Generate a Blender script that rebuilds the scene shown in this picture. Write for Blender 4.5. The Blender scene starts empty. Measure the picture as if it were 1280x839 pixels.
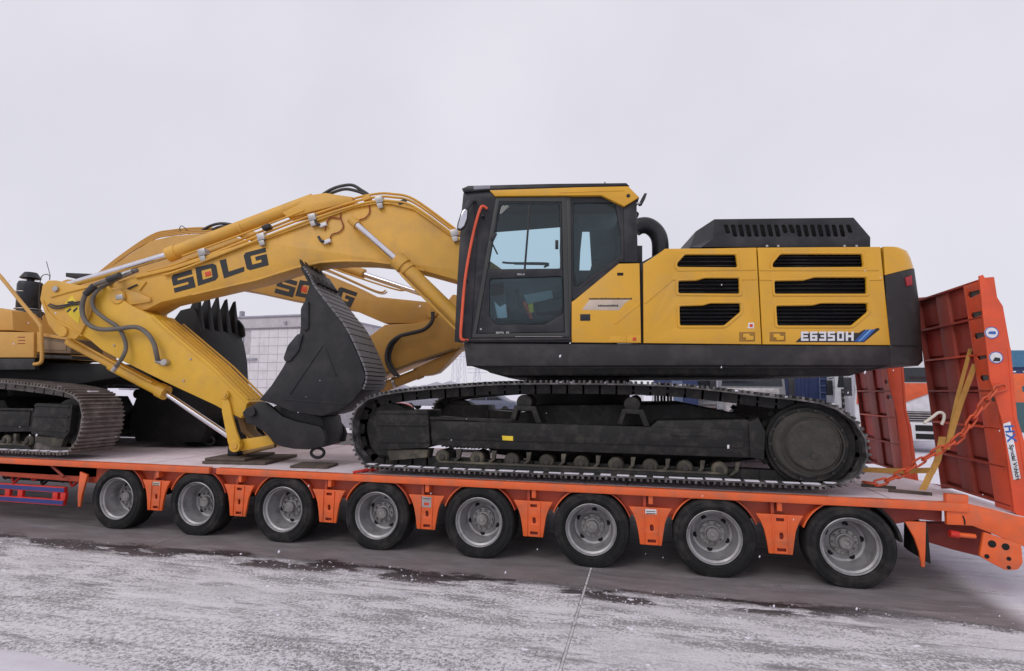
import bpy, bmesh, math, random
from mathutils import Vector, Matrix, noise
from math import sin, cos, pi, radians, sqrt, atan2
random.seed(7)
SC = bpy.context.scene
COL = SC.collection

# ------------------------------------------------------------------ camera
CAMP = Vector((0.5526, -5.9426, 1.7917))
YAW, PIT, ROL, FPX = -0.2318, 0.0972, -0.009, 700.0
cyw, syw = cos(YAW), sin(YAW)
FW = Vector((syw*cos(PIT), cyw*cos(PIT), sin(PIT)))
R_ = Vector((cyw, -syw, 0)); U_ = R_.cross(FW)
RT = R_*cos(ROL) - U_*sin(ROL); UP = U_*cos(ROL) + R_*sin(ROL)
cd = bpy.data.cameras.new('camera'); cam = bpy.data.objects.new('camera', cd); COL.objects.link(cam)
m = Matrix.Identity(4)
for i in range(3):
    m[i][0] = RT[i]; m[i][1] = UP[i]; m[i][2] = -FW[i]; m[i][3] = CAMP[i]
cam.matrix_world = m
cd.sensor_width = 36; cd.lens = 36*FPX/1280; cd.clip_start = 0.1; cd.clip_end = 3000
SC.camera = cam

# ------------------------------------------------------------------ sky, sun, exposure
SUN_EL, SUN_AZ = radians(42), radians(205)      # azimuth measured like the sky texture
w = bpy.data.worlds.new('World'); SC.world = w; w.use_nodes = True
nt = w.node_tree; N = nt.nodes; L = nt.links
bg = N['Background']; bg.inputs['Strength'].default_value = 0.1
sky = N.new('ShaderNodeTexSky'); sky.sky_type = 'NISHITA'; sky.sun_disc = False
sky.sun_elevation = SUN_EL; sky.sun_rotation = SUN_AZ
tc = N.new('ShaderNodeTexCoord'); nz = N.new('ShaderNodeTexNoise')
nz.inputs['Scale'].default_value = 2.2; nz.inputs['Detail'].default_value = 5
cr_ = N.new('ShaderNodeValToRGB')
cr_.color_ramp.elements[0].position = 0.3; cr_.color_ramp.elements[0].color = (0.69, 0.68, 0.755, 1)
cr_.color_ramp.elements[1].position = 0.7; cr_.color_ramp.elements[1].color = (0.79, 0.77, 0.835, 1)
sc10 = N.new('ShaderNodeVectorMath'); sc10.operation = 'SCALE'; sc10.inputs['Scale'].default_value = 10.6
mx = N.new('ShaderNodeMixRGB'); mx.inputs['Fac'].default_value = 0.93
L.new(tc.outputs['Generated'], nz.inputs['Vector']); L.new(nz.outputs['Fac'], cr_.inputs['Fac'])
L.new(cr_.outputs['Color'], sc10.inputs[0])
L.new(sky.outputs['Color'], mx.inputs['Color1']); L.new(sc10.outputs['Vector'], mx.inputs['Color2'])
L.new(mx.outputs['Color'], bg.inputs['Color'])
sd = bpy.data.lights.new('sun', 'SUN'); sd.energy = 0.9; sd.angle = radians(28); sd.color = (1, .97, .93)
so = bpy.data.objects.new('sun', sd); COL.objects.link(so)
so.rotation_euler = Vector((sin(SUN_AZ)*cos(SUN_EL), cos(SUN_AZ)*cos(SUN_EL), sin(SUN_EL))).to_track_quat('Z', 'Y').to_euler()
SC.view_settings.view_transform = 'Standard'; SC.view_settings.look = 'None'
SC.view_settings.exposure = 0.0; SC.view_settings.gamma = 1.0

# ------------------------------------------------------------------ frames and unprojection
class Frame:
    def __init__(s, ox=0, oy=0, rot=0):
        s.o = Vector((ox, oy, 0)); s.r = rot
        s.M = Matrix.Translation(s.o) @ Matrix.Rotation(rot, 4, 'Z'); s.I = s.M.inverted()
    def at(s, u, v, y=0.0):
        "point of the plane local y = const of this frame seen at photo pixel u, v -> local (x, z)"
        d = FW*FPX + RT*(u-640) - UP*(v-419.5)
        a = s.I @ CAMP; b = s.I.to_3x3() @ d
        t = (y-a.y)/b.y
        p = a + b*t
        return (p.x, p.z)
    def P(s, pts, y=0.0): return [s.at(u, v, y) for u, v in pts]
    def V(s, u, v, y): x, z = s.at(u, v, y); return Vector((x, y, z))
def crp(ox, oy, s, pts): return [(ox+a/s, oy+b/s) for a, b in pts]
T0 = Frame()                                    # trailer frame = world
DECK = 0.82
def mkframe(u, v, oy, rot):
    x, z = T0.at(u, v, oy); return Frame(x, oy, rot)

# ------------------------------------------------------------------ materials
MATS = {}
def mat(name, col, rough=.5, metal=0, var=.12, scale=6, bump=.02, bscale=60, coat=0, dirt=None, dirtamt=.35, dscale=3, spec=.5):
    if name in MATS: return MATS[name]
    m = bpy.data.materials.new(name); m.use_nodes = True
    nt = m.node_tree; N = nt.nodes; L = nt.links; b = N['Principled BSDF']
    b.inputs['Metallic'].default_value = metal; b.inputs['Coat Weight'].default_value = coat
    b.inputs['Specular IOR Level'].default_value = spec
    ge = N.new('ShaderNodeNewGeometry')
    n1 = N.new('ShaderNodeTexNoise'); n1.inputs['Scale'].default_value = scale; n1.inputs['Detail'].default_value = 6
    L.new(ge.outputs['Position'], n1.inputs['Vector'])
    r1 = N.new('ShaderNodeValToRGB')
    r1.color_ramp.elements[0].position = .3; r1.color_ramp.elements[1].position = .72
    r1.color_ramp.elements[0].color = tuple(c*(1-var) for c in col)+(1,)
    r1.color_ramp.elements[1].color = tuple(min(1, c*(1+var)) for c in col)+(1,)
    L.new(n1.outputs['Fac'], r1.inputs['Fac']); out = r1.outputs['Color']
    if dirt:
        n2 = N.new('ShaderNodeTexNoise'); n2.inputs['Scale'].default_value = dscale; n2.inputs['Detail'].default_value = 9
        n2.inputs['Roughness'].default_value = .65
        L.new(ge.outputs['Position'], n2.inputs['Vector'])
        r2 = N.new('ShaderNodeMapRange'); r2.inputs['From Min'].default_value = .48; r2.inputs['From Max'].default_value = .72
        r2.inputs['To Max'].default_value = dirtamt
        L.new(n2.outputs['Fac'], r2.inputs['Value'])
        mi = N.new('ShaderNodeMixRGB'); L.new(r2.outputs['Result'], mi.inputs['Fac']); L.new(out, mi.inputs['Color1'])
        mi.inputs['Color2'].default_value = tuple(dirt)+(1,); out = mi.outputs['Color']
    L.new(out, b.inputs['Base Color'])
    rr = N.new('ShaderNodeMapRange'); rr.inputs['To Min'].default_value = max(0.02, rough-.1); rr.inputs['To Max'].default_value = min(1, rough+.12)
    L.new(n1.outputs['Fac'], rr.inputs['Value']); L.new(rr.outputs['Result'], b.inputs['Roughness'])
    if bump:
        n3 = N.new('ShaderNodeTexNoise'); n3.inputs['Scale'].default_value = bscale; n3.inputs['Detail'].default_value = 4
        L.new(ge.outputs['Position'], n3.inputs['Vector'])
        bu = N.new('ShaderNodeBump'); bu.inputs['Strength'].default_value = bump*10 if bump < .1 else 1; bu.inputs['Distance'].default_value = .004
        L.new(n3.outputs['Fac'], bu.inputs['Height']); L.new(bu.outputs['Normal'], b.inputs['Normal'])
    MATS[name] = m; return m
YEL = mat('house_yellow_paint', (.68, .350, .011), .34, coat=.4, var=.06, dirt=(.48, .29, .08), dirtamt=.42, bump=.004, scale=2)
BOOM = mat('boom_yellow_paint', (.67, .365, .05), .5, var=.09, dirt=(.42, .24, .09), dirtamt=.5, bump=.01, scale=2.5)
BOOML = mat('boom_yellow_weathered', (.56, .30, .06), .55, var=.1, dirt=(.35, .22, .1), dirtamt=.5, bump=.01)
STICKM = mat('stick_yellow_paint', (.70, .40, .032), .45, var=.08, dirt=(.45, .25, .08), dirtamt=.4, bump=.01, scale=2.5)
BLK = mat('black_trim', (.015, .015, .019), .42, spec=.4, var=.2, dirt=(.09, .085, .085), dirtamt=.35, bump=.02)
SKIRT = mat('skirt_charcoal', (.026, .024, .025), .55, spec=.4, var=.12, dirt=(.11, .10, .095), dirtamt=.4, bump=.02)
CHAR = mat('bucket_charcoal', (.015, .015, .017), .6, spec=.4, var=.15, dirt=(.06, .055, .052), dirtamt=.5, bump=.05)
TRK = mat('undercarriage_black', (.011, .0105, .010), .6, spec=.35, var=.2, dirt=(.075, .065, .055), dirtamt=.5, dscale=9, bump=.09, bscale=35)
SHOE = mat('track_shoe_steel', (.06, .056, .055), .55, .2, var=.3, dirt=(.32, .30, .30), dirtamt=.8, dscale=7, bump=.08)
SHOED = mat('dusty_shoe_steel', (.13, .11, .10), .65, .1, var=.25, dirt=(.30, .27, .25), dirtamt=.8, dscale=7, bump=.08)
FDRV = mat('final_drive_grey', (.030, .026, .022), .6, var=.15, dirt=(.075, .06, .045), dirtamt=.6, dscale=11, bump=.09, bscale=35)
ROLM = mat('roller_greenish', (.045, .04, .03), .7, var=.3, dirt=(.2, .17, .12), dirtamt=.7, bump=.08)
DARK = mat('dull_black', (.012, .012, .013), .7, var=.2)  # even near-black for axles, bearings and inner parts
CHROME = mat('polished_rod', (.70, .68, .72), .18, 1, var=.05, bump=0)
STEEL = mat('zinc_steel', (.45, .43, .42), .4, .8, var=.2)
HOSE = mat('rubber_hose', (.035, .033, .034), .5, var=.2, dirt=(.1, .09, .08), dirtamt=.5)
HOSEG = mat('wrapped_hose', (.13, .115, .10), .6, var=.2, dirt=(.22, .2, .17), dirtamt=.6)
WEBM = mat('web_shaded_orange', (.45, .065, .025), .5, var=.15, dirt=(.25, .07, .04), dirtamt=.6, dscale=3)  # trailer orange with the shade of the recess put into its colour
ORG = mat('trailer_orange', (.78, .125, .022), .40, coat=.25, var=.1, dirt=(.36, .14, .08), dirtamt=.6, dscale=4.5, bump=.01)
ORGR = mat('ramp_red_orange', (.70, .085, .026), .5, var=.1, dirt=(.38, .08, .045), dirtamt=.5, dscale=2.5, bump=.02)
DRED = mat('dark_red', (.26, .036, .024), .6, var=.15, dirt=(.22, .07, .05), dirtamt=.5, dscale=3, bump=.03)  # darker red for beams, rear web, ramp backs and underside
RED = mat('signal_red', (.65, .03, .02), .45)
ORT = mat('orange_tube', (.72, .10, .04), .45)
TYRE = mat('tyre_rubber', (.012, .012, .0125), .75, var=.25, dirt=(.085, .075, .07), dirtamt=.55, dscale=5, bump=.06, spec=.3)
RIM = mat('rim_silver', (.37, .365, .37), .42, .5, var=.12, dirt=(.16, .14, .13), dirtamt=.7, dscale=9)
HUBM = mat('hub_grey', (.30, .295, .29), .5, .5, var=.2, dirt=(.08, .07, .06), dirtamt=.8, dscale=14)
HOLEM = mat('hole_dark', (.004, .004, .004), .8)  # near-black painted in for the shade inside holes, slots and vents
INKM = mat('decal_black', (.014, .016, .02), .5, var=.1, bump=0)
INKR = mat('decal_red', (.62, .06, .02), .5, var=.1, bump=0)
WHT = mat('white_paint', (.72, .71, .73), .5, var=.06)
BLUE = mat('decal_blue', (.03, .11, .42), .5, bump=0)
BLUE2 = mat('decal_light_blue', (.12, .32, .62), .5, bump=0)
GRYD = mat('decal_grey', (.55, .45, .36), .5, bump=0)
YST = mat('warning_yellow', (.74, .53, .03), .5, bump=0)
BANDB = mat('guard_blue', (.03, .045, .20), .5)
STRAPM = mat('webbing_strap', (.46, .25, .06), .8, var=.2, bump=.1, bscale=200)
CHAINM = mat('chain_red', (.62, .09, .03), .5, var=.2, dirt=(.3, .08, .04), dirtamt=.5, dscale=9)
WOOD = mat('old_plank', (.10, .075, .06), .8, var=.3, bump=.08)
SEATM = mat('seat_fabric', (.07, .085, .085), .8)
CABIN = mat('cabin_grey', (.27, .29, .285), .7)
BWALL = mat('tile_wall', (.70, .67, .69), .55, var=.06, dirt=(.42, .38, .38), dirtamt=.5, dscale=1.2, bump=.02)
BJOINT = mat('tile_joint', (.47, .44, .46), .8)
NAVY = mat('navy_paint', (.02, .035, .11), .5)
TEAL = mat('blue_roof_sheet', (.05, .16, .27), .5)
FARG = mat('far_grey', (.36, .35, .40), .8, var=.15)
MIRR = mat('mirror_glass', (.6, .6, .65), .05, 1, bump=0, var=.01)
def glass(name, tint, refl=.12, rough=.03):
    m = bpy.data.materials.new(name); m.use_nodes = True; nt = m.node_tree; N = nt.nodes; L = nt.links
    N.remove(N['Principled BSDF']); o = N['Material Output']
    t = N.new('ShaderNodeBsdfTransparent'); t.inputs['Color'].default_value = tint+(1,)
    g = N.new('ShaderNodeBsdfGlossy'); g.inputs['Roughness'].default_value = rough
    fr = N.new('ShaderNodeFresnel'); fr.inputs['IOR'].default_value = 1.5
    mi = N.new('ShaderNodeMixShader'); L.new(fr.outputs['Fac'], mi.inputs['Fac']); L.new(t.outputs[0], mi.inputs[1]); L.new(g.outputs[0], mi.inputs[2])
    L.new(mi.outputs[0], o.inputs['Surface']); return m
GLS = glass('cab_glass', (.72, .86, .90)); GLD = glass('cab_glass_dark', (.36, .43, .46))

# ------------------------------------------------------------------ objects
WM = {}
def link(name, data, parent=None, fr=None, M=None):
    o = bpy.data.objects.new(name, data); COL.objects.link(o)
    Mw = M if M is not None else (fr.M if fr else Matrix.Identity(4))
    if parent is not None:
        o.parent = parent; o.matrix_local = WM[parent.name].inverted() @ Mw
    else: o.matrix_world = Mw
    WM[o.name] = Mw.copy(); return o
def tag(o, label=None, cat=None, group=None, kind=None):
    if label: o['label'] = label
    if cat: o['category'] = cat
    if group: o['group'] = group
    if kind: o['kind'] = kind
    return o
def empty(name, loc, label, cat, group=None):
    o = link(name, None, None, M=Matrix.Translation(Vector(loc))); return tag(o, label, cat, group)
def dupe(o, parent=None, A=None, deep=True):
    "copy of o (children too); A is a world matrix applied on the left"
    A = A or Matrix.Identity(4)
    c = o.copy(); COL.objects.link(c); Mw = A @ WM[o.name]
    if parent is not None: c.parent = parent; c.matrix_parent_inverse = Matrix.Identity(4); c.matrix_local = WM[parent.name].inverted() @ Mw
    else: c.parent = None; c.matrix_world = Mw
    WM[c.name] = Mw
    if deep:
        for ch in KIDS.get(o.name, []): kid(c, dupe(ch, c, A))
    return c
KIDS = {}
def kid(p, c): KIDS.setdefault(p.name, []).append(c); return c
def finish(me, mt, smooth=35):
    me.materials.clear(); me.materials.append(mt)
    bm = bmesh.new(); bm.from_mesh(me)
    bmesh.ops.remove_doubles(bm, verts=bm.verts, dist=1e-5)
    bmesh.ops.recalc_face_normals(bm, faces=bm.faces)
    if smooth:
        for f in bm.faces: f.smooth = True
        lim = radians(smooth)
        for e in bm.edges:
            if len(e.link_faces) == 2 and e.calc_face_angle(0) > lim: e.smooth = False
    bm.to_mesh(me); bm.free(); return me
def part(name, bm, mt, parent=None, fr=None, M=None, smooth=35, **kw):
    me = bpy.data.meshes.new(name); bm.to_mesh(me); bm.free(); finish(me, mt, smooth)
    o = link(name, me, parent, fr, M)
    if parent is not None: kid(parent, o)
    if kw: tag(o, **kw)
    return o
def rnd(pts, r, n=4):
    out = []; k = len(pts)
    for i in range(k):
        p = Vector(pts[i]); a = Vector(pts[i-1]); b = Vector(pts[(i+1) % k])
        da = (a-p); db = (b-p); rr = min(r, da.length*.45, db.length*.45)
        A = p+da.normalized()*rr; B = p+db.normalized()*rr
        for j in range(n+1):
            t = j/n; q = A*(1-t)**2 + p*2*t*(1-t) + B*t*t; out.append((q.x, q.y))
    return out
def plate_bm(outer, y0, y1, bev=.006, holes=(), bm=None):
    cu = bpy.data.curves.new('c', 'CURVE'); cu.dimensions = '2D'; cu.fill_mode = 'BOTH'
    bev = min(bev, (y1-y0)*.45)
    cu.extrude = max(.0001, (y1-y0)/2-bev); cu.bevel_depth = bev; cu.bevel_resolution = 1; cu.offset = -bev
    for poly in [outer]+list(holes):
        sp = cu.splines.new('POLY'); sp.points.add(len(poly)-1)
        for i, (x, z) in enumerate(poly): sp.points[i].co = (x, z, 0, 1)
        sp.use_cyclic_u = True
    ob = bpy.data.objects.new('c', cu); me = bpy.data.meshes.new_from_object(ob)
    b2 = bm or bmesh.new(); n0 = len(b2.verts)
    b2.from_mesh(me); b2.verts.ensure_lookup_table()
    mid = (y0+y1)/2
    for v in b2.verts[n0:]: v.co = Vector((v.co.x, mid-v.co.z, v.co.y))
    bpy.data.objects.remove(ob); bpy.data.curves.remove(cu); bpy.data.meshes.remove(me)
    return b2
def plate(name, px, y0, y1, mt, parent, fr, bev=.006, holes=(), r=0, raw=False, yref=None, **kw):
    "extrude an outline between local y0 (near) and y1; px are photo pixels on the plane y0 unless raw"
    yr = y0 if yref is None else yref
    o = px if raw else fr.P(px, yr)
    if r: o = rnd(o, r)
    hs = [h if raw else fr.P(h, yr) for h in holes]
    return part(name, plate_bm(o, y0, y1, bev, hs), mt, parent, fr, **kw)
def catm(pts, n=6, closed=False):
    P = [Vector(p) for p in pts]; out = []; k = len(P)
    for i in range(k if closed else k-1):
        p0 = P[i-1] if (i > 0 or closed) else P[0]; p1 = P[i]; p2 = P[(i+1) % k]; p3 = P[(i+2) % k] if (i+2 < k or closed) else P[-1]
        for j in range(n):
            t = j/n
            out.append(.5*((2*p1)+(p2-p0)*t+(2*p0-5*p1+4*p2-p3)*t*t+(3*p1-p0-3*p2+p3)*t**3))
    if not closed: out.append(P[-1])
    return out
def tube_bm(pts, r, seg=10, smooth=True, bm=None, closed=False, radii=None):
    P = catm(pts, 6, closed) if smooth and len(pts) > 2 else [Vector(p) for p in pts]
    bm = bm or bmesh.new(); rings = []; k = len(P); up = None
    for i, p in enumerate(P):
        a = P[i-1] if (i > 0 or closed) else P[0]; b = P[(i+1) % k] if (i < k-1 or closed) else P[-1]
        t = (b-a).normalized()
        if up is None: up = t.cross(Vector((0, 1, 0))); up = up.normalized() if up.length > .1 else Vector((1, 0, 0))
        up = (up - t*up.dot(t)).normalized(); s = t.cross(up)
        rr = radii[i] if radii else r
        rings.append([bm.verts.new(p + up*rr*cos(2*pi*j/seg) + s*rr*sin(2*pi*j/seg)) for j in range(seg)])
    for i in range(k if closed else k-1):
        A = rings[i]; B = rings[(i+1) % k]
        for j in range(seg): bm.faces.new((A[j], A[(j+1) % seg], B[(j+1) % seg], B[j]))
    if not closed: bm.faces.new(rings[0]); bm.faces.new(rings[-1])
    return bm
def tube(name, pts, r, mt, parent, fr, seg=10, smooth=True, **kw):
    "pts: (u, v, y) pixels with local depth"
    return part(name, tube_bm([fr.V(*p) for p in pts], r, seg, smooth), mt, parent, fr, smooth=50, **kw)
def box_bm(x0, x1, y0, y1, z0, z1, bm=None, bev=0):
    b = bm or bmesh.new()
    vs = [b.verts.new((x, y, z)) for x in (x0, x1) for y in (y0, y1) for z in (z0, z1)]
    fs = [b.faces.new([vs[i] for i in f]) for f in ((0, 1, 3, 2), (4, 6, 7, 5), (0, 4, 5, 1), (2, 3, 7, 6), (0, 2, 6, 4), (1, 5, 7, 3))]
    if bev:
        es = set(e for f in fs for e in f.edges)
        bmesh.ops.bevel(b, geom=list(es), offset=bev, segments=2, affect='EDGES', profile=.6)
    return b
def box(name, x0, x1, y0, y1, z0, z1, mt, parent, fr=None, bev=.008, **kw):
    return part(name, box_bm(x0, x1, y0, y1, z0, z1, bev=bev), mt, parent, fr, **kw)
def lathe_bm(prof, seg=32, cx=0, cz=0, bm=None, cap=True):
    "profile of (radius, y) turned about a line along y through (cx, cz)"
    bm = bm or bmesh.new(); rings = []
    for r, y in prof:
        if r < 1e-6: rings.append([bm.verts.new((cx, y, cz))])
        else: rings.append([bm.verts.new((cx+r*cos(2*pi*j/seg), y, cz+r*sin(2*pi*j/seg))) for j in range(seg)])
    for A, B in zip(rings, rings[1:]):
        for j in range(seg):
            q = [A[j % len(A)], A[(j+1) % seg % len(A)], B[(j+1) % seg % len(B)], B[j % len(B)]]
            q2 = []
            for v in q:
                if v not in q2: q2.append(v)
            if len(q2) > 2: bm.faces.new(q2)
    for R in (rings[0], rings[-1]):
        if cap and len(R) > 1: bm.faces.new(R)
    return bm
def disc(name, u, v, y0, y1, r, mt, parent, fr, seg=24, bev=.006, **kw):
    "cylinder along local y whose near face y0 is centred on pixel (u, v); r in metres"
    x, z = fr.at(u, v, y0)
    return part(name, lathe_bm([(0, y0), (r-bev, y0), (r, y0+bev), (r, y1-bev), (r-bev, y1), (0, y1)], seg, x, z), mt, parent, fr, **kw)
def rod_bm(a, b, r, seg=16, bm=None): return tube_bm([a, b], r, seg, False, bm)
# block lettering: each glyph is a set of polygons in a unit cell (x right, y up)
GL = {
 'S': [[(0, 0), (1, 0), (1, .62), (.25, .62), (.25, .74), (1, .74), (1, 1), (.12, 1), (0, .88), (0, .4), (.72, .4), (.72, .26), (0, .26)]],
 'L': [[(0, 0), (1, 0), (1, .27), (.27, .27), (.27, 1), (0, 1)]],
 'G': [[(0, .12), (.12, 0), (1, 0), (1, .64), (.48, .64), (.48, .42), (.72, .42), (.72, .26), (.28, .26), (.28, .75), (1, .75), (1, 1), (.12, 1), (0, .88)]],
 'D': [[(0, 0), (.85, 0), (1, .15), (1, .85), (.85, 1), (0, 1), (0, .76), (.74, .76), (.74, .24), (.26, .24), (.26, .755), (0, .755)]],
 'E': [[(0, 0), (1, 0), (1, .24), (.3, .24), (.3, .4), (.9, .4), (.9, .6), (.3, .6), (.3, .77), (1, .77), (1, 1), (0, 1)]],
 '6': [[(0, 0), (.3, 0), (.3, 1), (0, 1)], [(.3, .77), (1, .77), (1, 1), (.3, 1)], [(.3, .4), (1, .4), (1, .62), (.3, .62)], [(.3, 0), (1, 0), (1, .23), (.3, .23)], [(.7, .23), (1, .23), (1, .4), (.7, .4)]],
 '3': [[(0, 0), (1, 0), (1, 1), (0, 1), (0, .77), (.7, .77), (.7, .61), (.2, .61), (.2, .4), (.7, .4), (.7, .23), (0, .23)]],
 '5': [[(0, 0), (1, 0), (1, .62), (.3, .62), (.3, .77), (1, .77), (1, 1), (0, 1), (0, .4), (.7, .4), (.7, .23), (0, .23)]],
 '0': [[(0, 0), (1, 0), (1, 1), (0, 1), (0, .77), (.7, .77), (.7, .23), (.3, .23), (.3, .765), (0, .765)]],
 'H': [[(0, 0), (.3, 0), (.3, .38), (.7, .38), (.7, 0), (1, 0), (1, 1), (.7, 1), (.7, .62), (.3, .62), (.3, 1), (0, 1)]],
}
def glyph(name, ch, quad, y, mt, parent, fr, holes6=True, th=.003, **kw):
    "quad: pixel corners bl, br, tr, tl of the glyph cell, printed on the plane local y"
    q = [Vector(fr.at(u, v, y)) for u, v in quad]
    bm = bmesh.new()
    for poly in GL[ch]:
        pts = []
        for a, b in poly:
            p = (q[0]*(1-a)+q[1]*a)*(1-b)+(q[3]*(1-a)+q[2]*a)*b; pts.append((p.x, p.y))
        plate_bm(pts, y-th, y, .0005, bm=bm)
    return part(name, bm, mt, parent, fr, smooth=0, **kw)
def word(text, px0, px1, hvec, gap, y, mt, parent, fr, name='letter'):
    "letters along the pixel line px0 -> px1 (baseline), cell up-vector hvec in pixels"
    n = len(text); a = Vector(px0); b = Vector(px1); h = Vector(hvec); d = (b-a)/n
    out = []
    for i, ch in enumerate(text):
        s = a+d*i; e = s+d*(1-gap)
        out.append(glyph(name, ch, [s, e, e+h, s+h], y, mt, parent, fr))
    return out
def txt_bm(s, origin, ux, uz, size, y):
    "small print with Blender's built-in font on the plane local y; ux, uz: unit 2D directions"
    cu = bpy.data.curves.new('t', 'FONT'); cu.body = s; cu.size = size; cu.extrude = .0015; cu.offset = size*.03
    ob = bpy.data.objects.new('t', cu); me = bpy.data.meshes.new_from_object(ob)
    bm = bmesh.new(); bm.from_mesh(me)
    for v in bm.verts:
        x, z, h = v.co
        v.co = Vector((origin[0]+ux[0]*x+uz[0]*z, y-h, origin[1]+ux[1]*x+uz[1]*z))
    bpy.data.objects.remove(ob); bpy.data.curves.remove(cu); bpy.data.meshes.remove(me)
    return bm
# ------------------------------------------------------------------ ground
def ground_mat():
    m = bpy.data.materials.new('snowy_concrete'); m.use_nodes = True; nt = m.node_tree; N = nt.nodes; L = nt.links; b = N['Principled BSDF']
    ge = N.new('ShaderNodeNewGeometry'); sx = N.new('ShaderNodeSeparateXYZ'); L.new(ge.outputs['Position'], sx.inputs[0])
    def noi(scale, det=6, rough=.55, vec=None):
        n = N.new('ShaderNodeTexNoise'); n.inputs['Scale'].default_value = scale; n.inputs['Detail'].default_value = det; n.inputs['Roughness'].default_value = rough
        L.new(vec or ge.outputs['Position'], n.inputs['Vector']); return n.outputs['Fac']
    def mth(op, a, b_=None, c=None):
        n = N.new('ShaderNodeMath'); n.operation = op
        for i, v in enumerate((a, b_, c)):
            if v is None: continue
            if isinstance(v, (int, float)): n.inputs[i].default_value = v
            else: L.new(v, n.inputs[i])
        return n.outputs[0]
    def rng(v, a, b_, c=0, d=1):
        n = N.new('ShaderNodeMapRange'); n.interpolation_type = 'SMOOTHSTEP'
        for i, x in enumerate((a, b_, c, d)): n.inputs[i+1].default_value = x
        L.new(v, n.inputs[0]); return n.outputs[0]
    def mixc(f, a, c):
        n = N.new('ShaderNodeMixRGB')
        if isinstance(f, (int, float)): n.inputs[0].default_value = f
        else: L.new(f, n.inputs[0])
        for i, v in ((1, a), (2, c)):
            if isinstance(v, tuple): n.inputs[i].default_value = v+(1,)
            else: L.new(v, n.inputs[i])
        return n.outputs[0]
    st = N.new('ShaderNodeVectorMath'); st.operation = 'MULTIPLY'; st.inputs[1].default_value = (.35, 1.0, 1); L.new(ge.outputs['Position'], st.inputs[0])
    big = noi(1.1, 5, .6, st.outputs[0]); mid = noi(5, 8, .7, st.outputs[0]); fine = noi(38, 8, .75); grain = noi(75, 3, .6); wide = noi(.35, 3); blo = noi(2.3, 5, .6, st.outputs[0]); gr2 = noi(160, 2, .5); gr3 = noi(24, 9, .85)
    X, Y = sx.outputs[0], sx.outputs[1]
    # the lane under and just in front of the trailer takes the darker tone; snow lies in front of it (y < EDGE) and behind
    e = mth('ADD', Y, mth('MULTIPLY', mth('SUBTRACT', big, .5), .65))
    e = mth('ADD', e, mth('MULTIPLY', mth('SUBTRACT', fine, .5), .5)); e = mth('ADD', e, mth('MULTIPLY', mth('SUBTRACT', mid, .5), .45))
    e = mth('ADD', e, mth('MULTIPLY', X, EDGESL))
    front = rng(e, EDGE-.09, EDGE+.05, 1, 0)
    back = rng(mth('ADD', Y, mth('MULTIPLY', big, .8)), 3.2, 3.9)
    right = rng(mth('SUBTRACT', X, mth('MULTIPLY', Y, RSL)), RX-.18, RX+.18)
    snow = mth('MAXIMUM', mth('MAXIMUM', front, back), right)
    lane_col = mixc(rng(mid, .35, .7), (.17, .152, .155), (.25, .225, .23))
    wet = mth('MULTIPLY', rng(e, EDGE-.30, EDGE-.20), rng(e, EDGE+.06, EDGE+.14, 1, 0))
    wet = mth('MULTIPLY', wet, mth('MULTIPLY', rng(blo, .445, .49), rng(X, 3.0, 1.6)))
    
    # trampled snow: pale patches with grey concrete showing through, finer crumbs towards the camera
    cover = mth('ADD', mth('MULTIPLY', fine, .55), mth('MULTIPLY', mid, .45))
    near = mth('MULTIPLY', rng(Y, -1.0, -2.6), rng(X, 1.5, -1.0, .25, 1))
    sn = mixc(rng(cover, .455, .53), (.34, .325, .34), (.84, .81, .85))
    sn = mixc(mth('MULTIPLY', rng(big, .46, .56), .65), sn, (.82, .79, .83))
    sn = mixc(mth('MULTIPLY', near, rng(mth('ADD', mth('MULTIPLY', grain, .3), mth('MULTIPLY', gr3, .7)), .50, .55)), sn, (.93, .90, .95))
    sn = mixc(mth('MULTIPLY', near, mth('MULTIPLY', rng(gr3, .49, .43), .8)), sn, (.20, .185, .20))
    far = mth('MAXIMUM', back, right)
    sn = mixc(mth('MULTIPLY', far, .85), sn, (.80, .765, .85))
    st2 = N.new('ShaderNodeMapping'); st2.inputs['Scale'].default_value = (.22, 1.9, 1); st2.inputs['Rotation'].default_value = (0, 0, .12); L.new(ge.outputs['Position'], st2.inputs['Vector'])
    sk = noi(3.2, 7, .75, st2.outputs[0]); sk2 = noi(1.7, 6, .7, st2.outputs[0])
    sn = mixc(mth('MULTIPLY', rng(sk, .55, .62), mth('MULTIPLY', rng(fine, .42, .52), .75)), sn, (.22, .205, .215))
    sn = mixc(mth('MULTIPLY', rng(sk2, .56, .64), .7), sn, (.90, .87, .91))
    lane_col = mixc(mth('MULTIPLY', rng(sk2, .52, .62), .6), lane_col, (.11, .10, .10))
    lane_col = mixc(mth('MULTIPLY', rng(sk, .56, .60), mth('MULTIPLY', rng(grain, .48, .55), .6)), lane_col, (.42, .40, .42))
    col = mixc(snow, lane_col, sn)
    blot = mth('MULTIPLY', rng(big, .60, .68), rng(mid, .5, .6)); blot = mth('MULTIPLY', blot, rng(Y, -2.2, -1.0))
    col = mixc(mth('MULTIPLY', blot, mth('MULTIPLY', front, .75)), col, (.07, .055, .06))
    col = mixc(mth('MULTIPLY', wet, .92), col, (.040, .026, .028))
    L.new(col, b.inputs['Base Color'])
    rg = N.new('ShaderNodeMapRange'); L.new(snow, rg.inputs[0]); rg.inputs[3].default_value = .62; rg.inputs[4].default_value = .9
    rr = mth('SUBTRACT', rg.outputs[0], mth('MULTIPLY', wet, .35)); L.new(rr, b.inputs['Roughness'])
    bu = N.new('ShaderNodeBump'); bu.inputs['Strength'].default_value = 1; bu.inputs['Distance'].default_value = .016
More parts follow.
